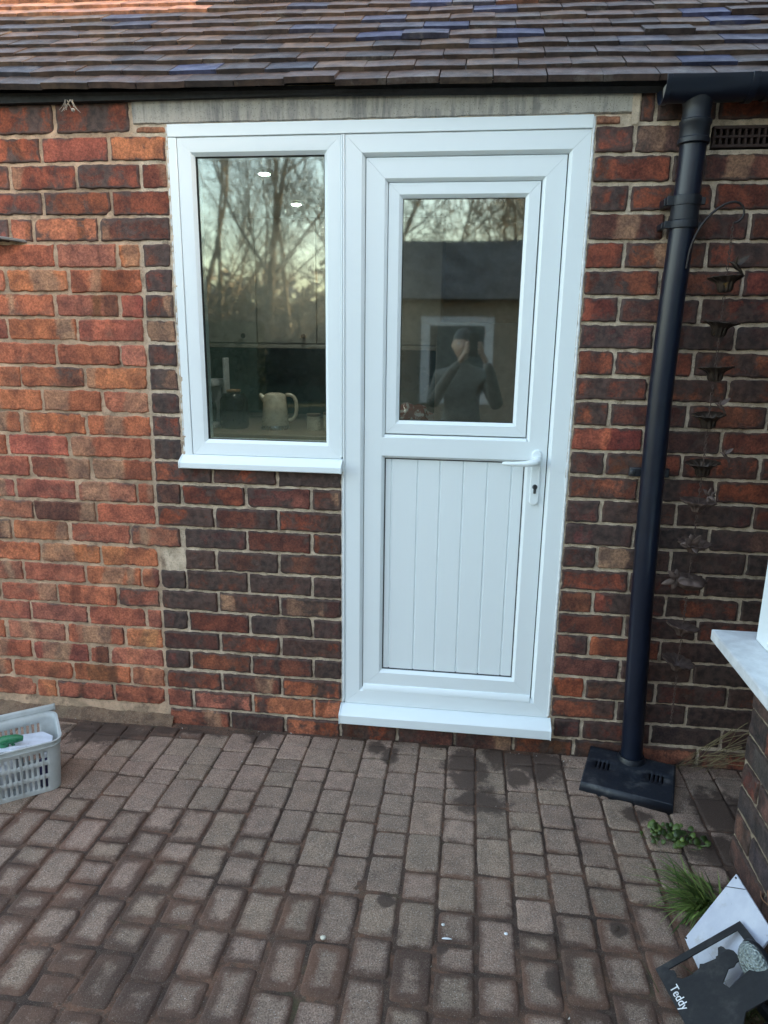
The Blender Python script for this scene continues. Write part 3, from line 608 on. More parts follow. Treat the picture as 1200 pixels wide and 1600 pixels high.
mb = MB(); mb.prism([(-.068+.047*math.cos(t), 2.014+.047*math.sin(t)) for t in [math.pi+math.pi*j/18 for j in range(19)]], .003, Matrix.Translation((.868, 0, 0)) @ Matrix(((0, 0, 1, 0), (1, 0, 0, 0), (0, 1, 0, 0), (0, 0, 0, 1)))); mb.build('stop_end', simple('pale_scuffed_plastic', (.38, .37, .36), .7, dirt=.8), GUT)
PX = [(.949, -.055, 1.94), (.951, -.055, 1.84), (.947, -.055, 1.67), (.940, -.055, 1.48), (.936, -.055, 1.25), (.938, -.055, .98), (.944, -.055, .66), (.956, -.056, .3), (.966, -.058, .045)]
mb = MB(); mb.lathe([(.044, 1.985), (.036, 1.958), (.0345, 1.945), (.0365, 1.925), (.0405, 1.922), (.0405, 1.914), (.0375, 1.910), (.0375, 1.882), (.0405, 1.879), (.0405, 1.868), (.036, 1.866), (.033, 1.872)], (.95, -.058, 0), 28)
mb.build('outlet', BLACKW, DP)
mb = MB(); mb.tube(PX, .0335, 28); mb.build('pipe', BLACKP, DP)
def onp(z):
    for a, b in zip(PX[:-1], PX[1:]):
        if b[2] <= z <= a[2]: t = (z-a[2])/(b[2]-a[2]); return Vector(a).lerp(Vector(b), t)
mb = MB()
for z, h in ((1.728, .013), (1.668, .010)):
    c_ = onp(z); mb.lathe([(.0345, -h), (.0385, -h), (.0392, 0), (.0385, h), (.0345, h)], c_, 28)
    mb.box(c_.x-.052, c_.x-.034, -.07, -.05, z-h*.9, z+h*.9).box(c_.x-.056, c_.x-.044, -.055, .004, z-h*.9, z+h*.7); mb.box(c_.x+.034, c_.x+.048, -.066, -.052, z-h*.7, z+h*.7)
c_ = onp(1.698); mb.lathe([(.0345, -.02), (.0368, -.02), (.0368, .03), (.0345, .03)], c_, 28)
mb.build('clip', BLACKW, DP, bevel=.0015)
c_ = onp(.985); mb = MB(); mb.box(c_.x-.058, c_.x+.058, -.018, .004, .965, .992); mb.lathe([(.0, -.005), (.008, -.004), (.008, .004), (.0, .005)], (c_.x-.05, -.02, .979), 12, Matrix.Rotation(math.pi/2, 4, 'X')); mb.build('clip', BLACKW, DP, bevel=.003)
# drain cover
DCM = simple('scuffed_black_plastic', (.010, .014, .022), .5, scale=60, dirt=.95, dcol=(.075, .077, .08), bump=.4)
DC = thing('drain_cover', 'scuffed black plastic drain cover with slots under the downpipe', 'drain cover', (.93, -.13, 0))
th_ = -.30; ux, uy = Vector((math.cos(th_), math.sin(th_), 0)), Vector((-math.sin(th_), math.cos(th_), 0))
o_ = Vector((.787, -.198, -.002))
def dM(z=0): m_ = Matrix((ux, uy, Vector((0, 0, 1)))).transposed().to_4x4(); m_.translation = o_+Vector((0, 0, z)); return m_
mb = MB(); Wd, Dd, zt, zb_ = .262, .20, .032, .042
# top made of strips so the slots are real holes
def top(x, y): return zt+(zb_-zt)*y/Dd-.006*max(0, 1-abs(x-Wd/2)/.06)*max(0, 1-abs(y-.1)/.07)
xs = sorted(set([0, .004, Wd-.004, Wd]+[q for i in range(4) for q in (.028+i*.0125, .0325+i*.0125)]+[q for i in range(4) for q in (.190+i*.0125, .1945+i*.0125)]+[.1+.01*i for i in range(7)])); ys = [0, .005, .03, .06, .075, .09, .1, .11, .12, .13, .15, .18, .196, Dd]
def slot(x, y): return any(.028+i*.0125 < x < .0325+i*.0125 for i in range(4)) and .085 < y < .135 or any(.190+i*.0125 < x < .1945+i*.0125 for i in range(4)) and .085 < y < .135
vs = [dM() @ Vector((x, y, top(x, y))) for y in ys for x in xs]; nx_ = len(xs)
mb.add(vs, [(j*nx_+i, j*nx_+i+1, (j+1)*nx_+i+1, (j+1)*nx_+i) for j in range(len(ys)-1) for i in range(nx_-1) if not slot((xs[i]+xs[i+1])/2, (ys[j]+ys[j+1])/2)])
mb.build('lid', DCM, DC, solid=.003, smooth=30)
mb = MB(); D = dM(); pl_ = [(0, 0), (Wd, 0), (Wd, Dd), (0, Dd)]
for a, b in zip(pl_, pl_[1:]+pl_[:1]):
    c0 = [D @ Vector((x*1.0+(.004 if x == 0 else -.004)*(-1), y, z)) for (x, y), z in ((a, -.002), (b, -.002))]; c1 = [D @ Vector((x, y, top(x, y)+.001)) for x, y in (b, a)]
    mb.add(c0+c1, [(0, 1, 2, 3)])
mb.build('skirt', DCM, DC, solid=.004)
mb = MB(); mb.box(.01, Wd-.01, .01, Dd-.01, .001, .006, D); mb.build('grate', GASK, DC)
mb = MB(); mb.lathe([(.046, .02), (.045, .04), (.039, .052), (.0355, .052)], (.966, -.058, 0), 24); mb.build('collar', BLACKW, DC)
# ---------------------------------------------------------------- neighbouring wing on the right
WING = thing('brick_extension', 'dark brick extension with white window on the right edge', 'building', (1.15, -.43, 0))
B2 = Bricks(); random.seed(9); EXT = [(.07, .045, .05), (.055, .042, .05), (.09, .05, .045), (.06, .045, .05), (.12, .06, .05), (.05, .04, .045), (.20, .06, .04)]
Fx = lambda s_, d, z: (1.15+d, -.43-s_, z)
for k in range(-1, 8):
    z0 = .0+.075*k; z1 = z0+.075
    xs = [0.0]+([.105] if k % 2 else [.215]); 
    while xs[-1] < 2.2: xs.append(xs[-1]+.2235)
    for a, b in zip(xs[:-1], xs[1:]): B2.add(a+.004, b-.004, z0+.0045, min(z1-.0045, .575), jc(random.choice(EXT)), U(.35, .6), U(.05, .3), F=Fx)
ew = B2.build('wall', WING)
PM = m_mortar('pale_mortar', (.22, .165, .12), (.38, .30, .215), .3)
mb = MB(); n1, n2 = 150, 42
mb.add([Fx(i*.0075-.0005, .0042+.0015*nz(i*.45, j*.45, 7), -.06+j*.0153) for j in range(n2+1) for i in range(n1+1)], [(j*(n1+1)+i, j*(n1+1)+i+1, (j+1)*(n1+1)+i+1, (j+1)*(n1+1)+i) for j in range(n2) for i in range(n1)])
mb.box(1.158, 1.4, -4.6, -.432, -.1, .578); mb.box(1.152, 1.158, -4.6, -1.56, -.1, .578)
mb.build('mortar', PM, ew, fix=False)
mb = MB(); mb.box(1.06, 1.4, -4.0, -.333, .588, .618).box(1.075, 1.3, -4.0, -.345, .574, .5885); mb.build('window_sill', simple('white_sill', (.62, .64, .66), .4, dirt=.15, dcol=(.4, .38, .34)), WING, bevel=.004)
mb = MB(); mb.box(1.15, 1.21, -.462, -.392, .6185, 2.25).box(1.15, 1.21, -4.0, -.462, .6185, .70).box(1.15, 1.21, -4.0, -.462, 2.18, 2.25)
for y in (-1.5, -2.6, -3.7): mb.box(1.151, 1.209, y, y+.07, .70, 2.18)
wf = mb.build('window_frame', UPVC, WING, bevel=.004)
mb = MB(); mb.box(1.175, 1.181, -4.0, -.462, .70, 2.18); mb.build('pane', GLASS, wf)
mb = MB(); mb.box(1.15, 5.5, -5.2, -4.0, -.1, 2.35).box(1.4, 1.45, -4.0, -.395, -.1, .62).box(1.15, 5.5, -4.0, -.392, 2.251, 2.5).box(2.2, 5.5, -1.2, 4.5, -.1, 3.12).box(1.21, 5.5, -.47, -.40, -.1, 2.25).box(1.95, 2.0, -4.0, -.47, 0, 2.25)  # tall block and inner wall added out of view to hold back the sun
mb.build('wall_and_sun_block', simple('render_wall', (.16, .09, .07), .9, scale=8), WING)
mb = MB(); mb.prism([(-5.4, 2.5), (-.33, 2.5), (-.33, 2.56), (-2.8, 3.9), (-5.4, 2.56)], 4.6, Matrix(((0, 0, 1, 1.08), (1, 0, 0, 0), (0, 1, 0, 0), (0, 0, 0, 1)))); mb.box(2.2, 5.6, -1.3, 4.6, 3.121, 3.30); mb.build('roof', simple('slate_roof', (.10, .085, .08), .6), WING)  # flat slab added above, its height shaped to place the roof's shadow edge
# ---------------------------------------------------------------- plastic crate with bottles
CR = thing('plastic_crate', 'grey slotted plastic crate full of bottles on the paving', 'crate', (-.93, -.37, 0))
GREY = simple('grey_plastic', (.42, .45, .45), .42, scale=12, dirt=.35, dcol=(.2, .18, .15))
cu = Vector((-.80, -.60, 0)); cv = Vector((-.60, .80, 0)); co_ = Vector((-.790, -.418, .0))
def cM(z=0): m_ = Matrix((cu, cv, Vector((0, 0, 1)))).transposed().to_4x4(); m_.translation = co_+Vector((0, 0, z)); return m_
CL, CW, CH, CRD = .34, .19, .168, .030
def cpath(L_, W_, r, n=6):
    pts = []
    for cx, cy, a0 in ((r, r, math.pi), (L_-r, r, 1.5*math.pi), (L_-r, W_-r, 0), (r, W_-r, .5*math.pi)):
        for i in range(n+1): a = a0+.5*math.pi*i/n; pts.append((cx+r*math.cos(a), cy+r*math.sin(a), 1))
    return pts
def crate_ring(z, n=6):
    k = z/CH; off = .010*(1-k); out = []
    L_, W_ = CL, CW; P = []
    r = CRD
    segs = []
    base = cpath(L_-2*off, W_-2*off, r, n); m4 = n+1
    # straight runs subdivided; remember which cells may carry slots
    for q in range(4):
        arc = base[q*m4:(q+1)*m4]; nxt = base[((q+1) % 4)*m4]
        for a in arc: P.append((a[0]+off, a[1]+off))
        ncell = 36 if q % 2 == 0 else 18
        for i in range(1, ncell): t = i/ncell; P.append((arc[-1][0]+(nxt[0]-arc[-1][0])*t+off, arc[-1][1]+(nxt[1]-arc[-1][1])*t+off))
    return P
zs = [0, .006, .016, .047, .062, .093, .108, .139, .150, CH]
mb = MB(); MM = cM(); NP = len(crate_ring(0))
for z in zs: mb.v += [tuple(MM @ Vector((x, y, z+.003))) for x, y in crate_ring(z)]
# identify straight cells
cells = []; 
for q in range(4):
    cells += [0]*6+[0]; nc = 36 if q % 2 == 0 else 18; cells = cells[:-1]+[('s', i, nc) for i in range(nc)]
rowslot = {2, 4, 6}
for j in range(len(zs)-1):
    for i in range(NP):
        c = cells[i] if i < len(cells) else 0
        if c and j in rowslot and c[1] % 2 == 1 and 0 < c[1] < c[2]-1: continue
        mb.f.append((j*NP+i, j*NP+(i+1) % NP, (j+1)*NP+(i+1) % NP, (j+1)*NP+i))
mb.f.append(tuple(reversed(range(NP))))
mb.build('basket', GREY, CR, solid=.0026, smooth=40)
mb = MB()
for z, w in ((CH+.002, .006), (CH-.014, .004)):
    P = crate_ring(z if z < CH else CH); n = len(P); vs = []
    for x, y in P:
        dx, dy = x-CL/2, y-CW/2; 
        nxx, nyy = (1 if dx > CL/2-CRD else -1 if dx < -CL/2+CRD else 0), (1 if dy > CW/2-CRD else -1 if dy < -CW/2+CRD else 0)
        l = math.hypot(nxx, nyy) or 1; nxx /= l; nyy /= l
        for a, b in ((0, 0), (w, 0), (w, -.003), (0, -.003)): vs.append(MM @ Vector((x+nxx*a, y+nyy*a, z+.003+b)))
    mb.add(vs, [(i*4+j, ((i+1) % n)*4+j, ((i+1) % n)*4+(j+1) % 4, i*4+(j+1) % 4) for i in range(n) for j in range(4)])
mb.build('rim', GREY, CR, smooth=30)
# ribs and the raised far side of the crate
mb = MB()
for x in (.055, .115, .175, .235, .29):
    mb.add([MM @ Vector((x+a, y, z)) for a in (-.0012, .0012) for y, z in ((-.004, CH-.014), (-.006+.0, CH-.012), (.006, .006), (.012, .006))], [(0, 1, 2, 3), (4, 7, 6, 5), (0, 4, 5, 1), (1, 5, 6, 2), (2, 6, 7, 3)])
mb.build('rib', GREY, CR)
mb = MB(); nx_ = 46; xs = [-.004+(CL+.008)*i/nx_ for i in range(nx_+1)]; zr = [CH, CH+.006, CH+.014, CH+.022]
# high back panel
yb_ = CW+.004
def hb(x, z): k = (z-CH)/.022; return MM @ Vector((x, yb_+.004*k, z+.003-.010*k*(x < .02)*0))
vs = [hb(x, z) for z in zr for x in xs]
mb.add(vs, [(j*(nx_+1)+i, j*(nx_+1)+i+1, (j+1)*(nx_+1)+i+1, (j+1)*(nx_+1)+i) for j in range(3) for i in range(nx_)])
# returning end lip at the right
mb.build('back_panel', GREY, CR, solid=.0028)
def bottle(name, label, cat, x, y, prof, mat, capprof, capmat, z=.006, M=None, group=None, extra=None):
    p = MM @ Vector((x, y, z)); o = MB().lathe(prof, p, 20, M).build(name, mat); tag(o, label, cat, group)
    q = MB().lathe(capprof, p, 16, M)
    if extra: extra(q, p)
    q.build('cap', capmat, o); return o
PWH = simple('white_plastic', (.62, .64, .66), .35); PGR = simple('green_plastic', (.01, .16, .07), .3); PPU = simple('purple_label', (.035, .025, .09), .4); PDK = simple('dark_bottle', (.02, .022, .03), .25); PBR = simple('brown_jar', (.14, .05, .03), .35)
bp_ = [(0, 0), (.026, 0), (.029, .004), (.029, .085), (.024, .100), (.012, .110), (.011, .117)]
cp = [(.0, .130), (.013, .130), (.0145, .127), (.0145, .114), (.010, .114)]
def trig(q, p):
    t = Vector((cu.x, cu.y, 0))*-1
    p = p-Vector((0, 0, .02)); q.tube([p+Vector((0, 0, .148)), p+Vector((0, 0, .172))], [.012, .014], 12); q.tube([p+Vector((0, 0, .176))-t*.020, p+Vector((0, 0, .180)), p+t*.034+Vector((0, 0, .176)), p+t*.052+Vector((0, 0, .172))], [.011, .014, .013, .008], 12); q.tube([p+t*.02+Vector((0, 0, .166)), p+t*.03+Vector((0, 0, .146)), p+t*.025+Vector((0, 0, .13))], [.005, .004, .004], 8)
bottle('spray_bottle', 'white spray bottle with a bright green trigger in the crate', 'bottle', .150, .085, bp_, PWH, cp, PGR, extra=trig)
bottle('bottle', 'short bottle with a dark purple label at the crate front', 'bottle', .045, .045, [(r*.8, z*.85) for r, z in bp_], PPU, [(r*.8, z*.85) for r, z in cp], PWH)
bottle('bottle', 'white bottle with a white cap behind the crate slots', 'bottle', .17, .045, [(r*.9, z*.9) for r, z in bp_], PWH, [(r*.9, z*.9) for r, z in cp], PWH)
bottle('bottle', 'black squat bottle standing between the white bottles in the crate', 'bottle', .24, .06, [(r, z*.7) for r, z in bp_], PDK, [(r, z*.7) for r, z in cp], PDK)
bottle('jar', 'small brown jar low in the crate front', 'jar', .21, .135, [(0, 0), (.022, 0), (.024, .004), (.024, .05), (.02, .056)], PBR, [(.0, .068), (.023, .068), (.024, .064), (.024, .055)], PWH)
mb = MB(); M2 = MM @ Matrix.Translation((.06, .085, .132)) @ Matrix.Rotation(math.radians(-8), 4, 'X') @ Matrix.Rotation(math.radians(-6), 4, 'Y')
mb.prism([(-.035, -.055), (.19, -.03), (.22, .07), (-.02, .08), (-.045, .03)], .003, M2); mb.prism([(-.03, -.05), (-.02, -.053), (.08, -.038), (.08, -.033)], .012, M2)
tag(mb.build('white_card', simple('lid_white', (.60, .64, .72), .35), bevel=.001), 'flat white card lying across the top of the crate', 'card')
# ---------------------------------------------------------------- rain chain
RC = thing('rain_chain', 'rusty metal rain chain of flower cups hanging from a curved wire hook', 'rain chain', (1.06, -.1, .27))
def m_bronze():
    g = G('aged_bronze'); n = g.noise(60, 5, .7); c = g.mix(g.ramp(n, .35, .65), (.035, .027, .023), (.085, .06, .045)); c = g.mix(g.ramp(g.noise(25, 4), .60, .70), c, (.30, .17, .05)); g.set(c, g.ramp(n, .3, .7, .35, .65), .75); g.bump(g.noise(300, 3), .3, .001); return g.m
BRZ = m_bronze(); RST = simple('rusty_leaf', (.10, .065, .055), .6, metal=.35, var=.35, scale=60, bump=.3)
hk = [(.961, -.088, 1.567), (.961, -.09, 1.60), (.973, -.094, 1.643), (.990, -.097, 1.675), (1.020, -.099, 1.706), (1.050, -.1, 1.720), (1.073, -.1, 1.718), (1.088, -.1, 1.699), (1.085, -.1, 1.677), (1.070, -.1, 1.666), (1.062, -.1, 1.668)]
mb = MB(); mb.tube([(.958, -.089, 1.55)]+hk, .0036, 8); mb.build('hook', simple('dark_iron', (.035, .03, .03), .5, metal=.6), RC, sub=1)
CUPS = [(1.529, 0), (1.414, 0), (1.293, 0), (1.163, 0), (1.026, 0), (.915, 1), (.79, 2), (.668, 3), (.528, 1), (.412, 1)]
XC = 1.062
mb = MB()
z = 1.662; i = 0
while z > .20:
    skip = any(c_-.045 < z < c_-.003 for c_, _ in CUPS)
    if skip and mb.v: mb.build('chain', RST, RC); mb = MB()
    if not skip:
        r1, r2, w = .0062, .0034, .0012; pts = []
        for q in range(11):
            t = 2*math.pi*q/10; a, b = r2*math.cos(t), r1*math.sin(t); pts.append((XC+(a if i % 2 else .3*a)+.001*nz(z*30), -.1+(.3*a if i % 2 else a), z+b))
        mb.tube(pts, w, 4, cap=False)
    z -= .0098; i += 1
mb.build('chain', RST, RC)
def wobf(k, a): return lambda t, z: 1+a*math.cos(k*t)
for zc, ty in CUPS:
    R1 = random.uniform(.044, .048)
    if ty in (0,): prof = [(.006, -.038), (.014, -.037), (.019, -.030), (.020, -.018), (.026, -.010), (R1*.86, -.0025), (R1, .001), (R1*.97, .0025), (R1*.8, 0), (.022, -.010), (.014, -.028), (.004, -.033)]
    elif ty in (1, 2): prof = [(.005, -.032), (.012, -.031), (.016, -.022), (.022, -.014), (R1*.8, -.008), (R1, -.001), (R1*1.02, .002), (R1*.9, .002), (R1*.6, -.004), (.012, -.010), (.004, -.020)]
    else: prof = [(.004, -.026), (.012, -.022), (.030, -.014), (R1*.95, -.004), (R1*1.05, .006), (R1*.9, .014), (R1*.55, .018), (.010, .017), (.004, .01)]
    Mr = Matrix.Rotation(math.radians(random.uniform(-5, 5)), 4, 'X') @ Matrix.Rotation(math.radians(random.uniform(-5, 5)+(6 if ty else 0)), 4, 'Y')
    mb = MB(); mb.lathe(prof, (XC+random.uniform(-.003, .003), -.1, zc), 60, Mr, wob=wobf(12 if ty != 3 else 6, .075)); mb.build('cup', BRZ if ty == 0 else RST, RC, fix=False)
def leaf(mb, p, d, l, w, nrm, curl=.2):
    p, d, nrm = Vector(p), Vector(d).normalized(), Vector(nrm).normalized(); s_ = d.cross(nrm).normalized(); nrm = s_.cross(d); n = 6; vs = []
    for i in range(n+1):
        t = i/n; ww = w*math.sin(math.pi*min(1, t*.94+.06))**.8*(1-t*.25); c_ = p+d*l*t+nrm*(-curl*l*t*t)
        vs += [c_-s_*ww+nrm*ww*.35, c_, c_+s_*ww+nrm*ww*.35]
    mb.add(vs, [f for i in range(n) for f in ((i*3, i*3+1, i*3+4, i*3+3), (i*3+1, i*3+2, i*3+5, i*3+4))])
def spray(p, dirs, l, w, name='leaf_ornament', mat=None, nrm=(0, -1, .3)):
    mb = MB()
    for d in dirs: leaf(mb, p, d, l*random.uniform(.85, 1.15), w, nrm)
    return mb.build(name, mat or RST, RC, solid=.0012, fix=False)
spray((1.053, -.122, .788), [(-.25, -.2, 1), (.2, -.5, .6), (1, -.2, .45), (1, -.3, -.25), (-1, -.2, .1), (-.6, -.4, .6), (.1, -1, -.3)], .040, .011)
spray((1.019, -.12, .68), [(0, -.1, 1), (1, -.3, .1), (-.5, -.2, .6), (-.25, -.2, -1), (-.9, -.2, -.3)], .038, .010)
spray((1.083, -.115, .935), [(.1, -.2, 1), (-.6, -.2, .7), (.8, -.2, .6), (.4, -.5, -.3), (-.2, -.6, -.8), (1, -.1, 0)], .024, .006)
# small birds perched on three cups
for (x, z, s_) in ((1.080, 1.556, 1), (1.084, 1.188, .8), (1.113, 1.052, .7)):
    mb = MB(); p = Vector((x, -.112, z)); mb.tube([p+Vector((-.020, 0, .012))*s_, p+Vector((-.010, 0, .010))*s_, p, p+Vector((.012, .002, -.010))*s_, p+Vector((.022, .002, -.022))*s_], [.0008, .0045*s_, .007*s_, .004*s_, .001], 10)
    leaf(mb, p+Vector((0, 0, .003)), (.6, -.1, .62), .040*s_, .009*s_, (-.4, -.8, .3)); leaf(mb, p+Vector((-.002, -.004, .003)), (-.2, -.5, .8), .026*s_, .007*s_, (-.8, -.4, .3)); leaf(mb, p+Vector((.01, 0, -.01)), (.4, 0, -1), .02*s_, .005*s_, (0, -1, 0))
    mb.build('bird_ornament', BRZ if s_ == 1 else RST, RC, fix=False)
# ---------------------------------------------------------------- plants
random.seed(17)
def m_leaf(name, a, b, r=.5):
    g = G(name); oi = g.n.new('ShaderNodeNewGeometry'); c = g.mix(oi.outputs['Random Per Island'], a, b); c = g.mix(g.ramp(g.noise(80, 3), .4, .7, 0, .4), c, tuple(q*.5 for q in a)); g.set(c, r); g.b.inputs['Subsurface Weight'].default_value = 0; return g.m
WEED = m_leaf('weed_leaf', (.025, .048, .012), (.11, .17, .035)); GRS = m_leaf('grass_blade', (.03, .07, .015), (.20, .28, .07)); DRY = m_leaf('dry_stem', (.12, .09, .05), (.24, .18, .09), .8)
mb = MB()
for i in range(70):
    a = U(0, 2*math.pi); r = abs(random.gauss(0, .040)); cx, cy = (1.015+r*math.cos(a)*1.2, -.40+r*math.sin(a)*.8) if i > 14 else (.968+U(-.015, .015), -.372+U(-.012, .012))
    h = U(.008, .038); p = Vector((cx, cy, h)); R_ = U(.005, .013); n = 9; tl = Vector((U(-.6, .6), U(-.9, .2), 1)).normalized(); s1 = tl.orthogonal().normalized(); s2 = tl.cross(s1); ro = U(0, 6)
    rim = [p+(s1*math.cos(2*math.pi*k/n+ro)+s2*math.sin(2*math.pi*k/n+ro)*.85)*R_*(1+.12*math.cos(k*2.2))+tl*R_*.18 for k in range(n)]
    mb.add([p]+rim, [(0, 1+k, 1+(k+1) % n) for k in range(n)]); mb.tube([(cx*.7+1.0*.3, cy*.7-.4*.3, 0), (cx, cy, h*.6), p], .0008, 3, cap=False)
WE = mb.build('weed', WEED, solid=.0006, fix=False); tag(WE, 'small round-leaved green weed growing between the pavers', 'weed')
def blades(name, mat, n, cen, spread, L, lean, w=.0016, droop=.6):
    mb = MB()
    for i in range(n):
        a = U(0, 2*math.pi); r = abs(random.gauss(0, spread)); p = Vector((cen[0]+r*math.cos(a), cen[1]+r*math.sin(a), -.004)); az = random.gauss(lean[0], lean[1]); l = U(*L); el = U(.25, 1.2); d = Vector((math.cos(az)*math.cos(el), math.sin(az)*math.cos(el), math.sin(el))); s_ = Vector((-math.sin(az), math.cos(az), U(-.3, .3))).normalized(); k = 7; vs = []
        ww = w*U(.5, 1.3); q = Vector(p); dd = Vector(d); dr = U(.3, 1.)*droop
        for j in range(k+1):
            t = j/k; vs += [q-s_*ww*(1-t**1.6), q+s_*ww*(1-t**1.6)]; q = q+dd*l/k; dd = (dd+Vector((0, 0, -dr*2.2/k))).normalized()
            if q.z < .003: q.z = .003; dd.z = max(dd.z, 0)
        mb.add(vs, [(2*j, 2*j+1, 2*j+3, 2*j+2) for j in range(k)])
    return mb.build(name, mat, fix=False)
GT = blades('grass_tuft', GRS, 190, (1.035, -.625), .030, (.06, .16), (3.3, .8), .0034, .9); tag(GT, 'tuft of long green grass beside the leaning white board', 'grass tuft')
blades('dry_blade', DRY, 45, (1.03, -.63), .035, (.04, .12), (3.4, 1.)).parent = GT
G2 = blades('grass_clump', m_leaf('mixed_grass', (.04, .06, .015), (.13, .13, .05)), 260, (1.03, -.90), .05, (.03, .09), (2.4, 1.6), .0012); tag(G2, 'low brown green grass clump under the black garden sign', 'grass clump')
mb = MB()
for i in range(24):
    a = Vector((1.12+U(-.05, .14), -.02-U(0, .05), .0)); b = Vector((1.26+U(-.05, .1), -.09-U(0, .1), U(.10, .24))); mb.tube([b, b.lerp(a, .5)+Vector((U(-.02, .02), 0, U(0, .03))), a], [.0011, .0008, .0004], 4)
tag(mb.build('dry_stems', DRY), 'thin dry plant stems in the dark corner below the rain chain', 'dry plant')
# ---------------------------------------------------------------- leaning board and garden ornament
mb = MB(); L0, B0, T0 = Vector((.947, -.736, .001)), Vector((.963, -.897, .001)), Vector((1.062, -.684, .15)); e1 = (T0-L0); e2 = (B0-L0); nn = e1.cross(e2).normalized(); nn = nn if nn.z > 0 else -nn
w_ = []
NB = 24
for k_ in (0, 1):
    for j in range(NB+1):
        for i in range(NB+1): 
            a, b = i/NB, j/NB; w_.append(L0+e1*a+e2*b*1.05+nn*(-.006*k_))
n1 = (NB+1)**2; fs = []
for j in range(NB):
    for i in range(NB): p = j*(NB+1)+i; fs += [(p, p+1, p+NB+2, p+NB+1), (n1+p, n1+p+NB+1, n1+p+NB+2, n1+p+1)]
for i in range(NB): fs += [(i, n1+i, n1+i+1, i+1), (NB*(NB+1)+i, NB*(NB+1)+i+1, n1+NB*(NB+1)+i+1, n1+NB*(NB+1)+i), (i*(NB+1), (i+1)*(NB+1), n1+(i+1)*(NB+1), n1+i*(NB+1)), (i*(NB+1)+NB, n1+i*(NB+1)+NB, n1+(i+1)*(NB+1)+NB, (i+1)*(NB+1)+NB)]
mb.add(w_, fs)
g = G('white_board'); c = g.mix(g.ramp(g.noise(20, 4), .35, .7), (.44, .47, .55), (.52, .55, .62)); c = g.mix(g.ramp(g.noise(70, 6, .8), .62, .70, 0, .7), c, (.08, .07, .07)); c = g.mix(g.ramp(g.noise(14, 6, .75), .55, .72, 0, .6), c, (.35, .33, .32)); g.set(c, .45); g.bump(g.noise(80, 3), .1, .001)
BD = mb.build('white_board', g.m, bevel=.001); tag(BD, 'white plastic board leaning against the dark brick extension', 'board')
mb = MB()
def onb(a, b, h=.0012): return L0+e1*a+e2*b+nn*h
mb.tube([onb(.80, -.0), onb(.995, .30)], .0008, 4)
mb.build('groove', GASK, BD)
for a, b in ((.03, .03), (.97, .05), (.06, .97)): MB().lathe([(0, -.001), (.0022, -.001), (.0025, .001), (0, .0015)], onb(a, b, .001), 8).build('screw', GASK, BD)
mb = MB(); random.seed(2)
for k_ in range(3):
    c0 = Vector((1.10, -.80, .147)); mb.tube([c0+Vector((-.012+.010*k_+.004*math.sin(q*1.1+k_), -.03+.013*q-.002*k_, .012+.006*math.sin(q*.9+k_)+.002*q)) for q in range(7)], .0011, 5)
tag(mb.build('rusty_wire', simple('rust_wire', (.22, .10, .05), .7)), 'bent rusty wire twist lying on the white board', 'wire')
# ornament sign
SG = thing('garden_sign', 'black metal garden sign with dog silhouette and the name Teddy', 'garden sign', (.858, -.84, 0))
A0 = Vector((.858, -.836, .006)); BC = Vector((1.037, -.794, .118)); CC = Vector((.846, -1.0, .02))
uU = (BC-A0); lu = uU.length; uU.normalize(); vV = (CC-A0); vV = (vV-uU*vV.dot(uU)).normalized(); nN = uU.cross(vV); nN = nN if nN.z > 0 else -nN
Uz, Vz, O2 = (924, -480), (148, 579), (-42, 550); det = Uz[0]*Vz[1]-Uz[1]*Vz[0]
LV = .132
def zp(x, y): x -= O2[0]; y -= O2[1]; return ((x*Vz[1]-y*Vz[0])/det*lu, (Uz[0]*y-Uz[1]*x)/det*LV)
outer = [(0, 0), (lu, 0), (lu, .20), (.115, .20), (.085, .235), (0, .235)]
holeA = [zp(*q) for q in [(85, 575), (825, 190), (938, 628), (840, 690), (700, 800), (600, 890), (552, 825), (598, 740), (640, 662), (695, 645), (725, 600), (755, 585), (765, 530), (735, 450), (700, 425), (670, 418), (655, 385), (635, 368), (602, 385), (592, 440), (580, 485), (560, 495), (555, 520), (480, 548), (430, 565), (395, 560), (380, 612), (300, 680), (205, 718), (145, 695), (150, 640), (140, 600), (100, 590)]]
SM = Matrix((uU, vV, nN)).transposed().to_4x4(); SM.translation = A0
polys = [[Vector((x, y, 0)) for x, y in outer], [Vector((x, y, 0)) for x, y in holeA]]
tri = tessellate_polygon(polys); flat = [v for p in polys for v in p]
mb = MB(); mb.add([SM @ v for v in flat], [tuple(t) for t in tri]); PLT = simple('black_metal', (.009, .010, .013), .5, scale=40, dirt=.5, dcol=(.09, .085, .08), bump=.15)
mb.build('plate', PLT, SG, solid=.0025, smooth=0)
td = bpy.data.curves.new('t', 'FONT'); td.body = 'Teddy'; td.size = .026; td.extrude = .0003; td.align_x = 'LEFT'
to = bpy.data.objects.new('t', td); C.objects.link(to); dg = bpy.context.evaluated_depsgraph_get(); me = bpy.data.meshes.new_from_object(to.evaluated_get(dg)); bpy.data.objects.remove(to)
# letters read along +v with their tops towards +u
a_, b_ = zp(62, 815); LM = Matrix(((0, 1, 0, 0), (1, 0, 0, 0), (0, 0, -1, 0), (0, 0, 0, 1)))
LM = SM @ Matrix.Translation((a_, b_, .0022)) @ LM if nN.dot(uU.cross(vV)) < 0 else SM @ Matrix.Translation((a_, b_, .0022)) @ Matrix(((0, 1, 0, 0), (1, 0, 0, 0), (0, 0, 1, 0), (0, 0, 0, 1)))
me.transform(LM); lo_ = bpy.data.objects.new('lettering', me); C.objects.link(lo_); me.materials.clear(); me.materials.append(simple('white_paint', (.75, .76, .78), .5)); lo_.parent = SG; lo_.matrix_parent_inverse = Matrix.Translation(SG.location).inverted()
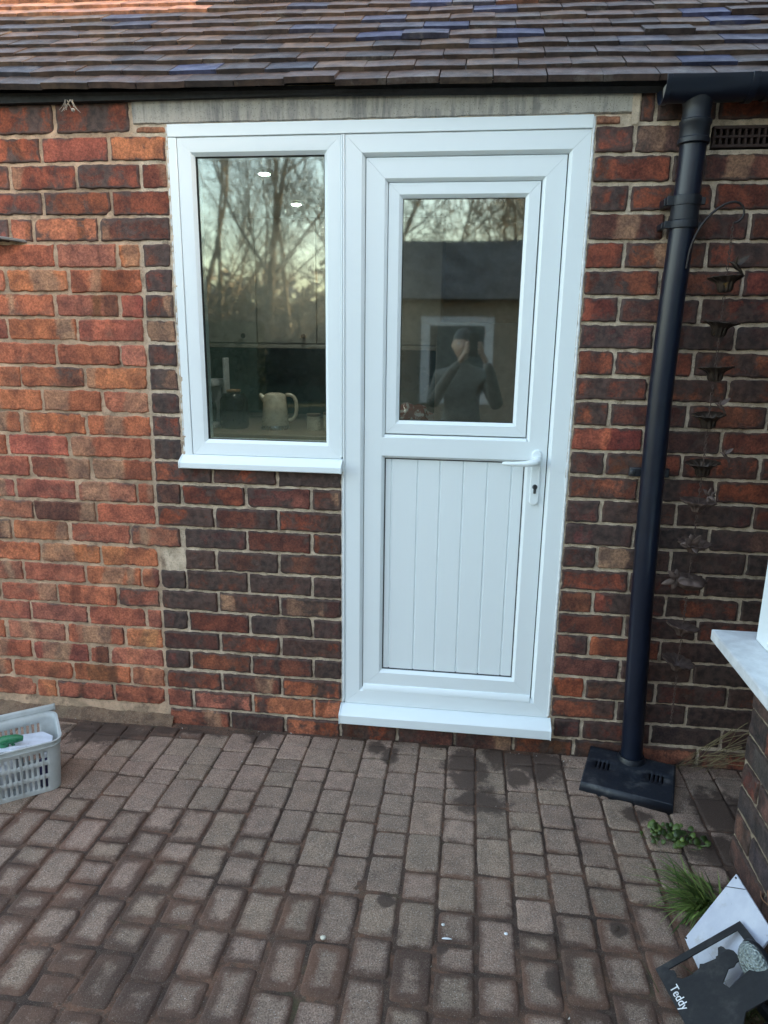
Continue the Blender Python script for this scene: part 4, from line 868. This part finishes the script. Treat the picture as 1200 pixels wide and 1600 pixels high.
# solar lamp on the sign: faceted clear dome on a black housing
dc = Vector((1.034, -.900, .113)); ax = Vector((-.92, -.34, -.16)).normalized(); Mx = ax.to_track_quat('Z', 'X').to_matrix().to_4x4()
DGL = G('dome_glass'); DGL.set(DGL.mix(DGL.ramp(DGL.voro(190), .1, .5), (.18, .23, .23), (.36, .43, .42)), .12, spec=.8); DGL.b.inputs['Transmission Weight'].default_value = .35; DGL.bump(DGL.voro(190), 1., .006)
mb = MB(); R_ = .043
mb.lathe([(R_*math.cos(t), .030*math.sin(t)) for t in [math.pi/2*k/8 for k in range(8)]]+[(.001, .030)], dc, 28, Mx); DM = mb.build('lamp_dome', DGL.m, SG, solid=.0015)
mb = MB(); mb.lathe([(0, -.012), (R_*.95, -.012), (R_*1.06, -.006), (R_*1.06, 0), (R_*.98, .002), (0, .001)], dc, 28, Mx); mb.build('lamp_housing', BLACKW, SG)
mb = MB(); p0 = SM @ Vector((lu*.98, .13, -.004)); mb.tube([p0, p0+Vector((.02, -.2, -.10))], .005, 6); mb.build('stake', PLT, SG); mb = MB(); p0 = SM @ Vector((.03, .235, 0)); mb.tube([p0, p0+vV*.15-nN*.02], .005, 6); mb.build('stake', PLT, SG)
# black perforated pot tray and white pot at the frame edge
mb = MB(); q0 = Vector((1.035, -.925, .045)); du_, dv_ = Vector((.8, .35, .15)).normalized(), Vector((.25, -.9, .1)).normalized(); dn_ = du_.cross(dv_); dn_ = dn_ if dn_.z > 0 else -dn_; TM = Matrix((du_, dv_, dn_)).transposed().to_4x4(); TM.translation = q0
out_ = [Vector((0, 0, 0)), Vector((.12, 0, 0)), Vector((.12, .12, 0)), Vector((0, .12, 0))]; hs = []
for i in range(5):
    for j in range(5):
        cx, cy = .014+.023*i+(.0 if j % 2 else .004), .013+.023*j; hs.append([Vector((cx+.0085*math.cos(t), cy+.0085*math.sin(t), 0)) for t in [2*math.pi*k/12 for k in range(12)]])
tri = tessellate_polygon([out_]+hs); fl = out_+[v for h in hs for v in h]; mb.add([TM @ v for v in fl], [tuple(t) for t in tri])
PT = mb.build('pot_tray', BLACKW, solid=.003); tag(PT, 'black plastic tray with round holes beside the dog sign', 'pot tray')
mb = MB(); mb.box(-.003, .003, 0, .12, -.02, .004, TM).box(.0, .12, -.003, .003, -.02, .004, TM); mb.build('rim', BLACKW, PT)
mb = MB(); mb.lathe([(0, 0), (.030, 0), (.040, .07), (.043, .072), (.043, .078), (.038, .078), (.029, .008), (0, .008)], (1.02, -1.045, .0), 24, Matrix.Rotation(math.radians(25), 4, 'Y')); tag(mb.build('plant_pot', PWH), 'small white plastic pot tipped over behind the dog sign', 'plant pot')
mb = MB(); mb.tube([(.93, -1.06, .03), (1.0, -1.0, .05), (1.10, -.955, .07)], [.006, .006, .005], 8); mb.box(.95, 1.08, -1.035, -1.015, .0, .01); tag(mb.build('garden_stake', BLACKW), 'black plastic ground stake lying at the lower right edge', 'garden stake')
# small scraps on the paving
SC = [((.109, -.852), .006, (.6, .55, .45), 'pebble', 'round cream pebble on the paving left of the door line', 'pebble'), ((.532, -.781), .004, (.7, .72, .75), 'paint_flake', 'tiny white flake beside a dark speck on the paving', 'paint flake'), ((.384, -.775), .004, (.6, .6, .58), 'small_stone', 'pale stone crumb in the middle of the paving', 'stone')]
for (x, y), r, c_, nm, lb, ct in SC:
    mb = MB(); bm = bmesh.new(); bmesh.ops.create_icosphere(bm, subdivisions=2, radius=r); mb.add([Vector((v.co.x*1.2, v.co.y, v.co.z*.6))*(1+.3*nz(v.co.x*200, v.co.y*200))+Vector((x, y, r*.5)) for v in bm.verts], [tuple(v.index for v in f.verts) for f in bm.faces]); bm.free()
    tag(mb.build(nm, simple(nm, c_, .7)), lb, ct)
mb = MB(); leaf(mb, (.383, -.816, .003), (1, .05, .05), .024, .0032, (0, 0, 1), .05); tag(mb.build('feather', simple('feather', (.75, .76, .78), .6), solid=.0006), 'small white feather lying flat on a paver', 'feather')
mb = MB(); leaf(mb, (.79, -.735, .004), (.8, .6, .2), .012, .004, (0, 0, 1), .3); leaf(mb, (.80, -.73, .004), (-.5, .6, .3), .009, .004, (0, 0, 1), .3); tag(mb.build('dead_leaf', simple('dead_leaf', (.05, .03, .02), .8), solid=.0006), 'curled dark dead leaf near the grass tuft', 'leaf')

# crumbs of soil, mortar and leaf gathered at the wall foot and in the joints
random.seed(77); mb = MB()
for i in range(1500):
    q = random.random()
    if q < .5: x, y = U(-1.0, 1.25), -abs(random.gauss(.0, .035))-.006
    elif q < .65: x, y = random.gauss(.75, .2), -abs(random.gauss(.2, .15))
    else:
        k = random.randint(-14, 11); x, y = -.011+PITCH*k+random.gauss(0, .003), U(-1.25, -.05)
    r = random.choice((.0008, .001, .0013, .0018, .0028 if q < .5 else .0015)); c_ = Vector((x, y, .001+r*.3)); v = [c_+Vector((U(-1, 1), U(-1, 1), U(-.5, .8)))*r*1.6 for _ in range(5)]
    mb.add(v, [(0, 1, 2), (0, 2, 3), (0, 3, 1), (1, 4, 2), (2, 4, 3), (3, 4, 1)])
g = G('crumbs'); rn = g.n.new('ShaderNodeNewGeometry').outputs['Random Per Island']; c = g.mix(g.ramp(rn, .0, .8), (.025, .016, .012), (.14, .08, .05)); c = g.mix(g.ramp(rn, .93, .96), c, (.5, .45, .4)); g.set(c, .9)
tag(mb.build('grit', g.m, fix=False, smooth=0), 'loose soil crumbs and grit gathered at the foot of the wall', 'grit', kind='stuff')
# ---------------------------------------------------------------- kitchen seen through the glass
random.seed(31)
CREAM = simple('cream_cabinet', (.27, .27, .245), .4); TEAL = simple('teal_splashback', (.05, .13, .135), .3, scale=6); WTOP = simple('worktop', (.22, .17, .13), .4, scale=60)
mb = MB(); mb.box(-2.6, 1.6, .2, 2.6, -.06, .0).box(-2.6, 1.6, .2, 2.6, 2.01, 2.05).box(-2.62, -2.6, .2, 2.6, 0, 2.01).box(1.6, 1.62, .2, 2.6, 0, 2.01).box(-2.6, 1.6, 2.12, 2.14, 0, 2.01)
mb.build('room_lining', simple('room_paint', (.42, .41, .37), .8), HOUSE)
mb = MB(); mb.box(-2.2, .215, 2.105, 2.12, .90, 1.31); mb.build('splashback', TEAL, HOUSE)
for nm, lb, x0, x1 in (('base_cabinet', 'cream kitchen base cabinets under the worktop behind the window', -2.2, .215),):
    t = thing(nm, lb, 'kitchen cabinet', (x0, 1.3, 0)); MB().box(x0, x1, 1.30, 2.10, .08, .845).build('carcass', CREAM, t)
    for i in range(5):
        a = x0+(x1-x0)*i/5; MB().box(a+.004, a+(x1-x0)/5-.004, 1.28, 1.299, .10, .84).build('door', CREAM, t, bevel=.003)
    MB().box(x0, x1+.003, 1.26, 2.103, .848, .88).build('worktop', WTOP, t, bevel=.004)
t = thing('wall_cabinet', 'cream wall cabinets with small dark knobs above the teal splashback', 'kitchen cabinet', (-1.2, 1.55, 1.3)); MB().box(-2.2, .215, 1.80, 2.10, 1.325, 1.99).build('carcass', CREAM, t); MB().box(-2.2, .215, 1.778, 1.83, 1.300, 1.322).build('pelmet', CREAM, t, bevel=.003)
for i in range(7):
    a = .215-.345*(i+1); d = MB().box(a+.003, a+.342, 1.78, 1.798, 1.328, 1.985).build('door', CREAM, t, bevel=.003)
    kx = a+.31 if i % 2 else a+.03
    kx = {2: -.548, 3: -.895}.get(i, kx); MB().lathe([(0, 0), (.006, 0), (.006, .012), (.014, .018), (.012, .026), (0, .028)], (kx, 1.78, 1.366), 12, Matrix.Rotation(math.pi/2, 4, 'X')).build('knob', GASK, d)
t = thing('tall_cabinet', 'tall plain cream kitchen unit behind the door glass', 'kitchen cabinet', (.5, 1.2, 0)); MB().box(.222, 1.0, 1.21, 2.10, .05, 1.44).build('carcass', CREAM, t); MB().box(.224, .62, 1.19, 1.209, .06, 1.435).box(.626, .998, 1.19, 1.209, .06, 1.435).build('door', CREAM, t, bevel=.003)
KC_ = simple('cream_enamel', (.72, .68, .56), .3)
t = thing('kettle', 'cream electric kettle standing on the worktop inside the window', 'kettle', (-.645, 1.5, .88))
MB().lathe([(0, .022), (.070, .022), (.073, .028), (.060, .17), (.052, .185), (.03, .192), (0, .194)], (-.645, 1.5, .88), 32).build('body', KC_, t)
MB().lathe([(0, 0), (.074, 0), (.076, .006), (.072, .020), (0, .020)], (-.645, 1.5, .88), 32).build('base', simple('steel', (.5, .5, .5), .3, metal=.9), t)
MB().tube([(-.59, 1.5, 1.062), (-.565, 1.5, 1.066), (-.535, 1.5, 1.055), (-.525, 1.5, 1.01), (-.53, 1.5, .955), (-.55, 1.5, .93), (-.577, 1.5, .93)], .011, 10).build('handle', KC_, t, sub=1)
MB().tube([(-.695, 1.5, 1.03), (-.715, 1.5, 1.05), (-.728, 1.5, 1.064)], [.02, .013, .009], 10).build('spout', KC_, t)
for x, lb, r, h in ((-.435, 'cream storage canister between kettle and window edge', .036, .075), (-.345, 'cream canister at the far right of the worktop', .036, .085)):
    t = thing('canister', lb, 'canister', (x, 1.5, .88), 'canisters on the worktop'); MB().lathe([(0, 0), (r, 0), (r, h), (0, h)], (x, 1.5, .88), 24).build('body', KC_, t, bevel=.003); MB().lathe([(0, h), (r*1.03, h), (r*1.03, h+.012), (0, h+.014)], (x, 1.5, .8805), 24).build('lid', WTOP, t)
t = thing('coffee_machine', 'black and silver coffee machine at the left of the window', 'coffee machine', (-.98, 1.5, .88)); SIL = simple('silver_plastic', (.55, .58, .62), .35, metal=.1); BK = simple('black_gloss', (.012, .012, .014), .2)
MB().box(-1.07, -.955, 1.43, 1.62, .881, .91).box(-1.07, -.955, 1.55, 1.62, .91, 1.10).box(-1.075, -.95, 1.42, 1.62, 1.10, 1.135).build('body', SIL, t, bevel=.008)
MB().lathe([(0, 0), (.04, 0), (.045, .05), (.04, .10), (0, .10)], (-1.01, 1.48, .915), 20).build('jug', BK, t); MB().box(-1.062, -1.03, 1.5, 1.6, 1.136, 1.30).build('tank', SIL, t, bevel=.006)
t = thing('air_fryer', 'dark rounded kitchen appliance with brown top beside the coffee machine', 'appliance', (-.88, 1.5, .88)); MB().lathe([(0, 0), (.07, 0), (.078, .02), (.075, .15), (.055, .185), (0, .19)], (-.872, 1.5, .88), 28).build('body', BK, t); MB().box(-.90, -.845, 1.46, 1.54, 1.070, 1.085).build('top', simple('tan_wood', (.3, .18, .1), .5), t, bevel=.004); MB().box(-.925, -.912, 1.49, 1.56, 1.06, 1.25).build('column', SIL, t, bevel=.003)
mb = MB(); bm = bmesh.new(); bmesh.ops.create_icosphere(bm, subdivisions=4, radius=1)
mb.add([Vector((v.co.x*.125, v.co.y*.08, v.co.z*.075))*(1+.25*nz(v.co.x*2.2, v.co.y*2.2, v.co.z*2.2)+.08*nz(v.co.x*8, v.co.y*8, v.co.z*8))+Vector((.08, 1.5, .955)) for v in bm.verts], [tuple(v.index for v in f.verts) for f in bm.faces]); bm.free()
g = G('bag_contents'); g.set(g.mix(g.ramp(g.noise(22, 4), .45, .55), (.16, .03, .03), (.42, .44, .46)), .25); tag(mb.build('food_bag', g.m, fix=False), 'crumpled clear bag of dark red food behind the door glass', 'bag')
for x, y, lb in ((-.467, .80, 'lit round ceiling spotlight nearest the window'), (-.499, 1.45, 'lit round ceiling spotlight over the worktop')):
    t = thing('downlight', lb, 'ceiling light', (x, y, 2.0), 'downlights in the kitchen ceiling'); MB().lathe([(0, 1.996), (.022, 1.996), (.022, 2.002), (0, 2.002)], (x, y, 0), 20).build('lamp', m_emit('lamp_glow', (1., .98, .95), 70), t); MB().lathe([(.022, 1.994), (.036, 1.996), (.036, 2.009), (.022, 2.009)], (x, y, 0), 24).build('bezel', UPVC, t)
# ---------------------------------------------------------------- what the glass reflects: garden, outbuilding, bare trees
OB = thing('garden_outbuilding', 'low outbuilding with dark tiled roof and white window across the garden', 'building', (0, -10, 0))
TAN = simple('tan_render', (.10, .08, .062), .9, scale=4)
MB().box(-1.25, 4.6, -13.2, -10.0, -.1, 2.02).build('wall', TAN, OB)
mb = MB(); NR = 13
for i in range(NR):
    y0, z0, y1, z1 = -9.75-1.15*i/NR, 2.02+1.02*i/NR, -9.75-1.15*(i+1)/NR, 2.02+1.02*(i+1)/NR
    mb.box(-1.45, 4.8, y1-.03, y0, z0, z1+.012)
mb.box(-1.45, 4.8, -13.4, -10.9, 1.9, 3.04); mb.build('roof', simple('dark_tile', (.05, .052, .06), .75, var=.4, scale=3, bump=.2), OB)
wf2 = MB(); sweep_rect(wf2, -.50, .72, .3, 1.74, [(0, .05), (0, 0), (.15, 0), (.15, .05)], gap=0, y=0); wf2.v = [(x, -9.99-y+.05, z) for x, y, z in wf2.v]; wf2 = wf2.build('window', simple('grey_paint', (.22, .23, .25), .5), OB); MB().box(-.36, .58, -9.995, -9.985, .44, 1.6).build('pane', simple('dark_pane', (.02, .03, .035), .1), wf2)
BARK = simple('bark', (.075, .062, .05), .9, scale=8, var=.35)
def tree(label, x, y, h, r, seed, lean=.05, fork=.22, depth=6):
    random.seed(seed); mb = MB(); tr = MB()
    def br(p, d, l, r, k, M_):
        pts, rs = [p], [r]; n = 4
        for i in range(n):
            d = (d+Vector((U(-1, 1), U(-1, 1), U(-.3, .8)))*.13).normalized(); p = p+d*l/n; pts.append(p); rs.append(r*(1-.45*(i+1)/n))
        M_.tube(pts, rs, 7 if k > 3 else 4 if k > 1 else 3, cap=False)
        if k <= 0: return
        for q in range(3 if k < depth else 4):
            t = U(.35, 1); b = pts[min(n, int(t*n)+0)]; a = U(0, 6.28); s_ = d.orthogonal().normalized(); s_ = Matrix.Rotation(a, 3, d) @ s_
            br(b, (d+s_*U(.5, 1.1)).normalized(), l*U(.55, .8), max(.006, rs[-1]*U(.5, .8)), k-1, mb)
        br(pts[-1], d, l*.75, rs[-1], k-1, mb)
    br(Vector((x, y, -.1)), Vector((lean, 0, 1)).normalized(), h*.42, r, depth, tr)
    t = tr.build('bare_tree', BARK, fix=False); tag(t, label, 'tree', 'bare trees across the garden'); mb.build('crown', BARK, t, fix=False)
for i, (x, y, h, r) in enumerate([(-4.55, -15, 9, .13), (-3.3, -17, 9, .09), (-6.3, -16.5, 8, .10), (-2.35, -14.5, 8, .10), (-8.4, -20, 10, .14), (-.9, -17, 9, .07), (.15, -16.2, 8, .06), (1.5, -17, 9, .07), (3.2, -18, 9, .10), (-5.6, -21, 10, .12), (.9, -22, 10, .07)]):
    tree('tall bare winter tree with %s across the garden' % ['a straight trunk', 'a thin trunk', 'a forked top', 'low branches', 'a thick old trunk', 'a twisted crown', 'wispy twigs', 'a double crown', 'spreading limbs', 'a pale bent trunk', 'dense fine twigs'][i], x, y, h, r, 100+i, depth=5)
def hedge(name, label, x0, x1, y, d, h, mat, n, seed, cat='hedge', leafs=.07, top=.25, core=True):
    random.seed(seed); mb = MB()
    for i in range(n):
        x = U(x0, x1); yy = y-U(0, d); hh = h*(1+top*nz(x*.8, seed)+.15*nz(x*3, seed)); z = U(0, 1)**.8*hh; p = Vector((x, yy, z)); a, b = Vector((U(-1, 1), U(-1, 1), U(-1, 1))).normalized()*leafs*U(.6, 1.4), Vector((U(-1, 1), U(-1, 1), U(-1, 1))).normalized()*leafs*U(.5, 1)
        mb.add([p-a, p-b*.6, p+a, p+b*.6], [(0, 1, 2, 3)])
    o = mb.build(name, mat, fix=False, smooth=0); tag(o, label, cat)
    if core: MB().box(x0+.2, x1-.2, y-d*.75, y-d*.3, -.05, h*.72).build('solid_core', mat, o)  # solid core added inside so no bright sky shows through the gaps
    return o
hedge('evergreen_hedge', 'dark evergreen hedge at the left of the garden', -9, -3.6, -11, 1.2, 2.3, m_leaf('hedge_leaf', (.008, .018, .010), (.02, .036, .016)), 22000, 41, leafs=.035)
tag(hedge('far_wood', 'brown winter wood far behind the trees', -30, 25, -30, 6, 4.2, m_leaf('twig_mass', (.045, .04, .034), (.09, .075, .062)), 14000, 43, 'wood', .30, .35), kind='stuff')
hedge('bramble_bank', 'tangled brown bramble bank in front of the trees', -9, -1.3, -13, 1.5, 1.9, m_leaf('bramble', (.02, .02, .016), (.045, .038, .03)), 16000, 45, 'bramble', leafs=.04)
# ---------------------------------------------------------------- the person taking the photograph (mirrored faintly in the door glass)
PX0, PY0 = .33, -2.52
SKIN = simple('skin', (.42, .24, .17), .55); HAIR = simple('dark_hair', (.025, .018, .014), .6); JAC = simple('brown_jacket', (.11, .095, .08), .85, bump=.3); JNS = simple('jeans', (.03, .045, .08), .9, bump=.3); PHN = simple('phone_black', (.01, .01, .012), .2)
def skin(name, V, E, Rr, mat, parent=None, sub=2):
    me = bpy.data.meshes.new(name); me.from_pydata(V, E, []); o = bpy.data.objects.new(name, me); C.objects.link(o); me.materials.append(mat); md = o.modifiers.new('k', 'SKIN'); md.use_smooth_shade = True; md.use_x_symmetry = False
    for i, r in enumerate(Rr): me.skin_vertices[0].data[i].radius = (r if isinstance(r, tuple) else (r, r))
    me.skin_vertices[0].data[0].use_root = True
    m2_ = o.modifiers.new('u', 'SUBSURF'); m2_.levels = m2_.render_levels = sub
    if parent: o.parent = parent
    return o
sx, sy = PX0, PY0
V = [(sx, sy, .80), (sx, sy, .90), (sx, sy, 1.02), (sx, sy+.01, 1.13), (sx, sy+.015, 1.19), (sx, sy+.03, 1.235),
     (sx-.15, sy, 1.12), (sx-.20, sy+.07, .93), (sx-.08, sy+.24, 1.15), (sx-.02, sy+.285, 1.22),
     (sx+.15, sy, 1.12), (sx+.24, sy+.07, .93), (sx+.18, sy+.24, 1.15), (sx+.155, sy+.285, 1.22),
     (sx-.08, sy, .74), (sx-.09, sy+.01, .42), (sx-.09, sy-.02, .08), (sx-.095, sy+.09, .035),
     (sx+.08, sy, .74), (sx+.10, sy+.01, .42), (sx+.11, sy-.02, .08), (sx+.12, sy+.09, .035)]
E_ = [(0, 1), (1, 2), (2, 3), (3, 4), (4, 5), (3, 6), (6, 7), (7, 8), (8, 9), (3, 10), (10, 11), (11, 12), (12, 13), (0, 14), (14, 15), (15, 16), (16, 17), (0, 18), (18, 19), (19, 20), (20, 21)]
Rr = [(.13, .10), (.125, .095), (.135, .10), (.12, .085), .05, .042, .060, .046, .036, .024, .060, .046, .036, .024, .082, .055, .038, .03, .082, .055, .038, .03]
body = skin('person', V, E_, Rr, JAC); tag(body, 'person in a brown jacket holding up a phone, faintly mirrored in the door glass', 'person')
# head: shaped ellipsoid with nose, brow, mouth, ears
mb = MB(); hc = Vector((sx, sy+.035, 1.325)); bm = bmesh.new(); bmesh.ops.create_uvsphere(bm, u_segments=40, v_segments=28, radius=1)
vs = []
for v in bm.verts:
    x, y, z = v.co; w_ = .066*(1-.22*max(0, -z)**1.5); px, py, pz = x*w_, y*.085, z*.100
    f_ = max(0, y)
    py += .020*math.exp(-((x/.16)**2+((z+.12)/.20)**2))*f_-.007*(math.exp(-(((abs(x)-.42)/.18)**2+((z-.10)/.12)**2)))*f_+.005*math.exp(-((x/.28)**2+((z+.42)/.06)**2))*f_-.003*math.exp(-((x/.28)**2+((z+.48)/.03)**2))*f_+.006*math.exp(-((x/.3)**2+((z+.8)/.15)**2))*f_
    if z < -.55 and y < 0: py *= .8
    px += math.copysign(.012, x)*math.exp(-((y/.16)**2+((z)/.25)**2))*(abs(x) > .85); vs.append(hc+Vector((px, py, pz)))
mb.add(vs, [tuple(v.index for v in f.verts) for f in bm.faces]); bm.free(); HD = mb.build('head', SKIN, smooth=180); HD.parent = body
mb = MB(); bm = bmesh.new(); bmesh.ops.create_uvsphere(bm, u_segments=32, v_segments=20, radius=1); keep = [v for v in bm.verts]; mb.add([hc+Vector((v.co.x*.073, v.co.y*.092-.006, v.co.z*.108+.004))+Vector((nz(v.co.x*9, v.co.y*9, v.co.z*9)*.004,)*3) for v in bm.verts], [tuple(v.index for v in f.verts) for f in bm.faces if sum(v.co.z for v in f.verts)/len(f.verts) > (.38 if sum(v.co.y for v in f.verts)/len(f.verts) > -.1 else -.35)]); bm.free(); hr = mb.build('hair', HAIR, fix=False); hr.parent = body
for q in (-1, 1):
    mb = MB(); bm = bmesh.new(); bmesh.ops.create_uvsphere(bm, u_segments=14, v_segments=10, radius=.0095); mb.add([v.co+hc+Vector((q*.027, .070, .010)) for v in bm.verts], [tuple(v.index for v in f.verts) for f in bm.faces]); bm.free(); e_ = mb.build('eye', simple('eye_white', (.5, .48, .45), .3)); e_.parent = HD
# hands gripping the phone edges
ph = Vector((.398, -2.195, 1.335))
MB().box(ph.x-.033, ph.x+.033, ph.y-.006, ph.y, ph.z-.075, ph.z+.070).build('phone', PHN, bevel=.003)
po = bpy.data.objects['phone']; tag(po, 'black phone held up in both hands', 'phone')
for q in (-1, 1):
    wv = Vector((sx-.02 if q < 0 else sx+.155, sy+.285, 1.22)); palm = Vector((ph.x+q*.042, ph.y-.028, ph.z-.045))
    V = [tuple(wv), tuple((wv+palm)/2), tuple(palm), tuple(palm+Vector((0, .004, .022)))]; E_ = [(0, 1), (1, 2), (2, 3)]; Rr = [.017, .019, (.022, .014), (.021, .013)]
    for k in range(4):
        b = len(V); z = ph.z-.052+.019*k; l = [.85, 1, 1.05, .95][k]; V += [(ph.x+q*.044, ph.y-.012, z), (ph.x+q*.046, ph.y+.008*l, z+.002), (ph.x+q*.036, ph.y+.016*l, z+.003), (ph.x+q*(.036-.014*l), ph.y+.012, z+.003)]
        E_ += [(3 if k > 1 else 2, b), (b, b+1), (b+1, b+2), (b+2, b+3)]; Rr += [.0085, .008, .0075, .006]
    b = len(V); V += [(ph.x+q*.036, ph.y-.024, ph.z-.030), (ph.x+q*.026, ph.y-.018, ph.z-.012), (ph.x+q*.018, ph.y-.013, ph.z+.006)]; E_ += [(2, b), (b, b+1), (b+1, b+2)]; Rr += [.011, .0095, .0075]
    skin('hand', V, E_, Rr, SKIN, body, 1)
for q in (-1, 1):
    V = [(sx+q*.08, sy, .80), (sx+q*.085, sy, .72), (sx+q*.095, sy+.01, .42), (sx+q*.10, sy-.02, .07)]; skin('trousers', V, [(0, 1), (1, 2), (2, 3)], [.095, .090, .064, .050], JNS, body)
    skin('shoe', [(sx+q*.10, sy-.05, .034), (sx+q*.105, sy+.02, .034), (sx+q*.115, sy+.11, .026)], [(0, 1), (1, 2)], [.036, .036, .028], BLACKP, body)
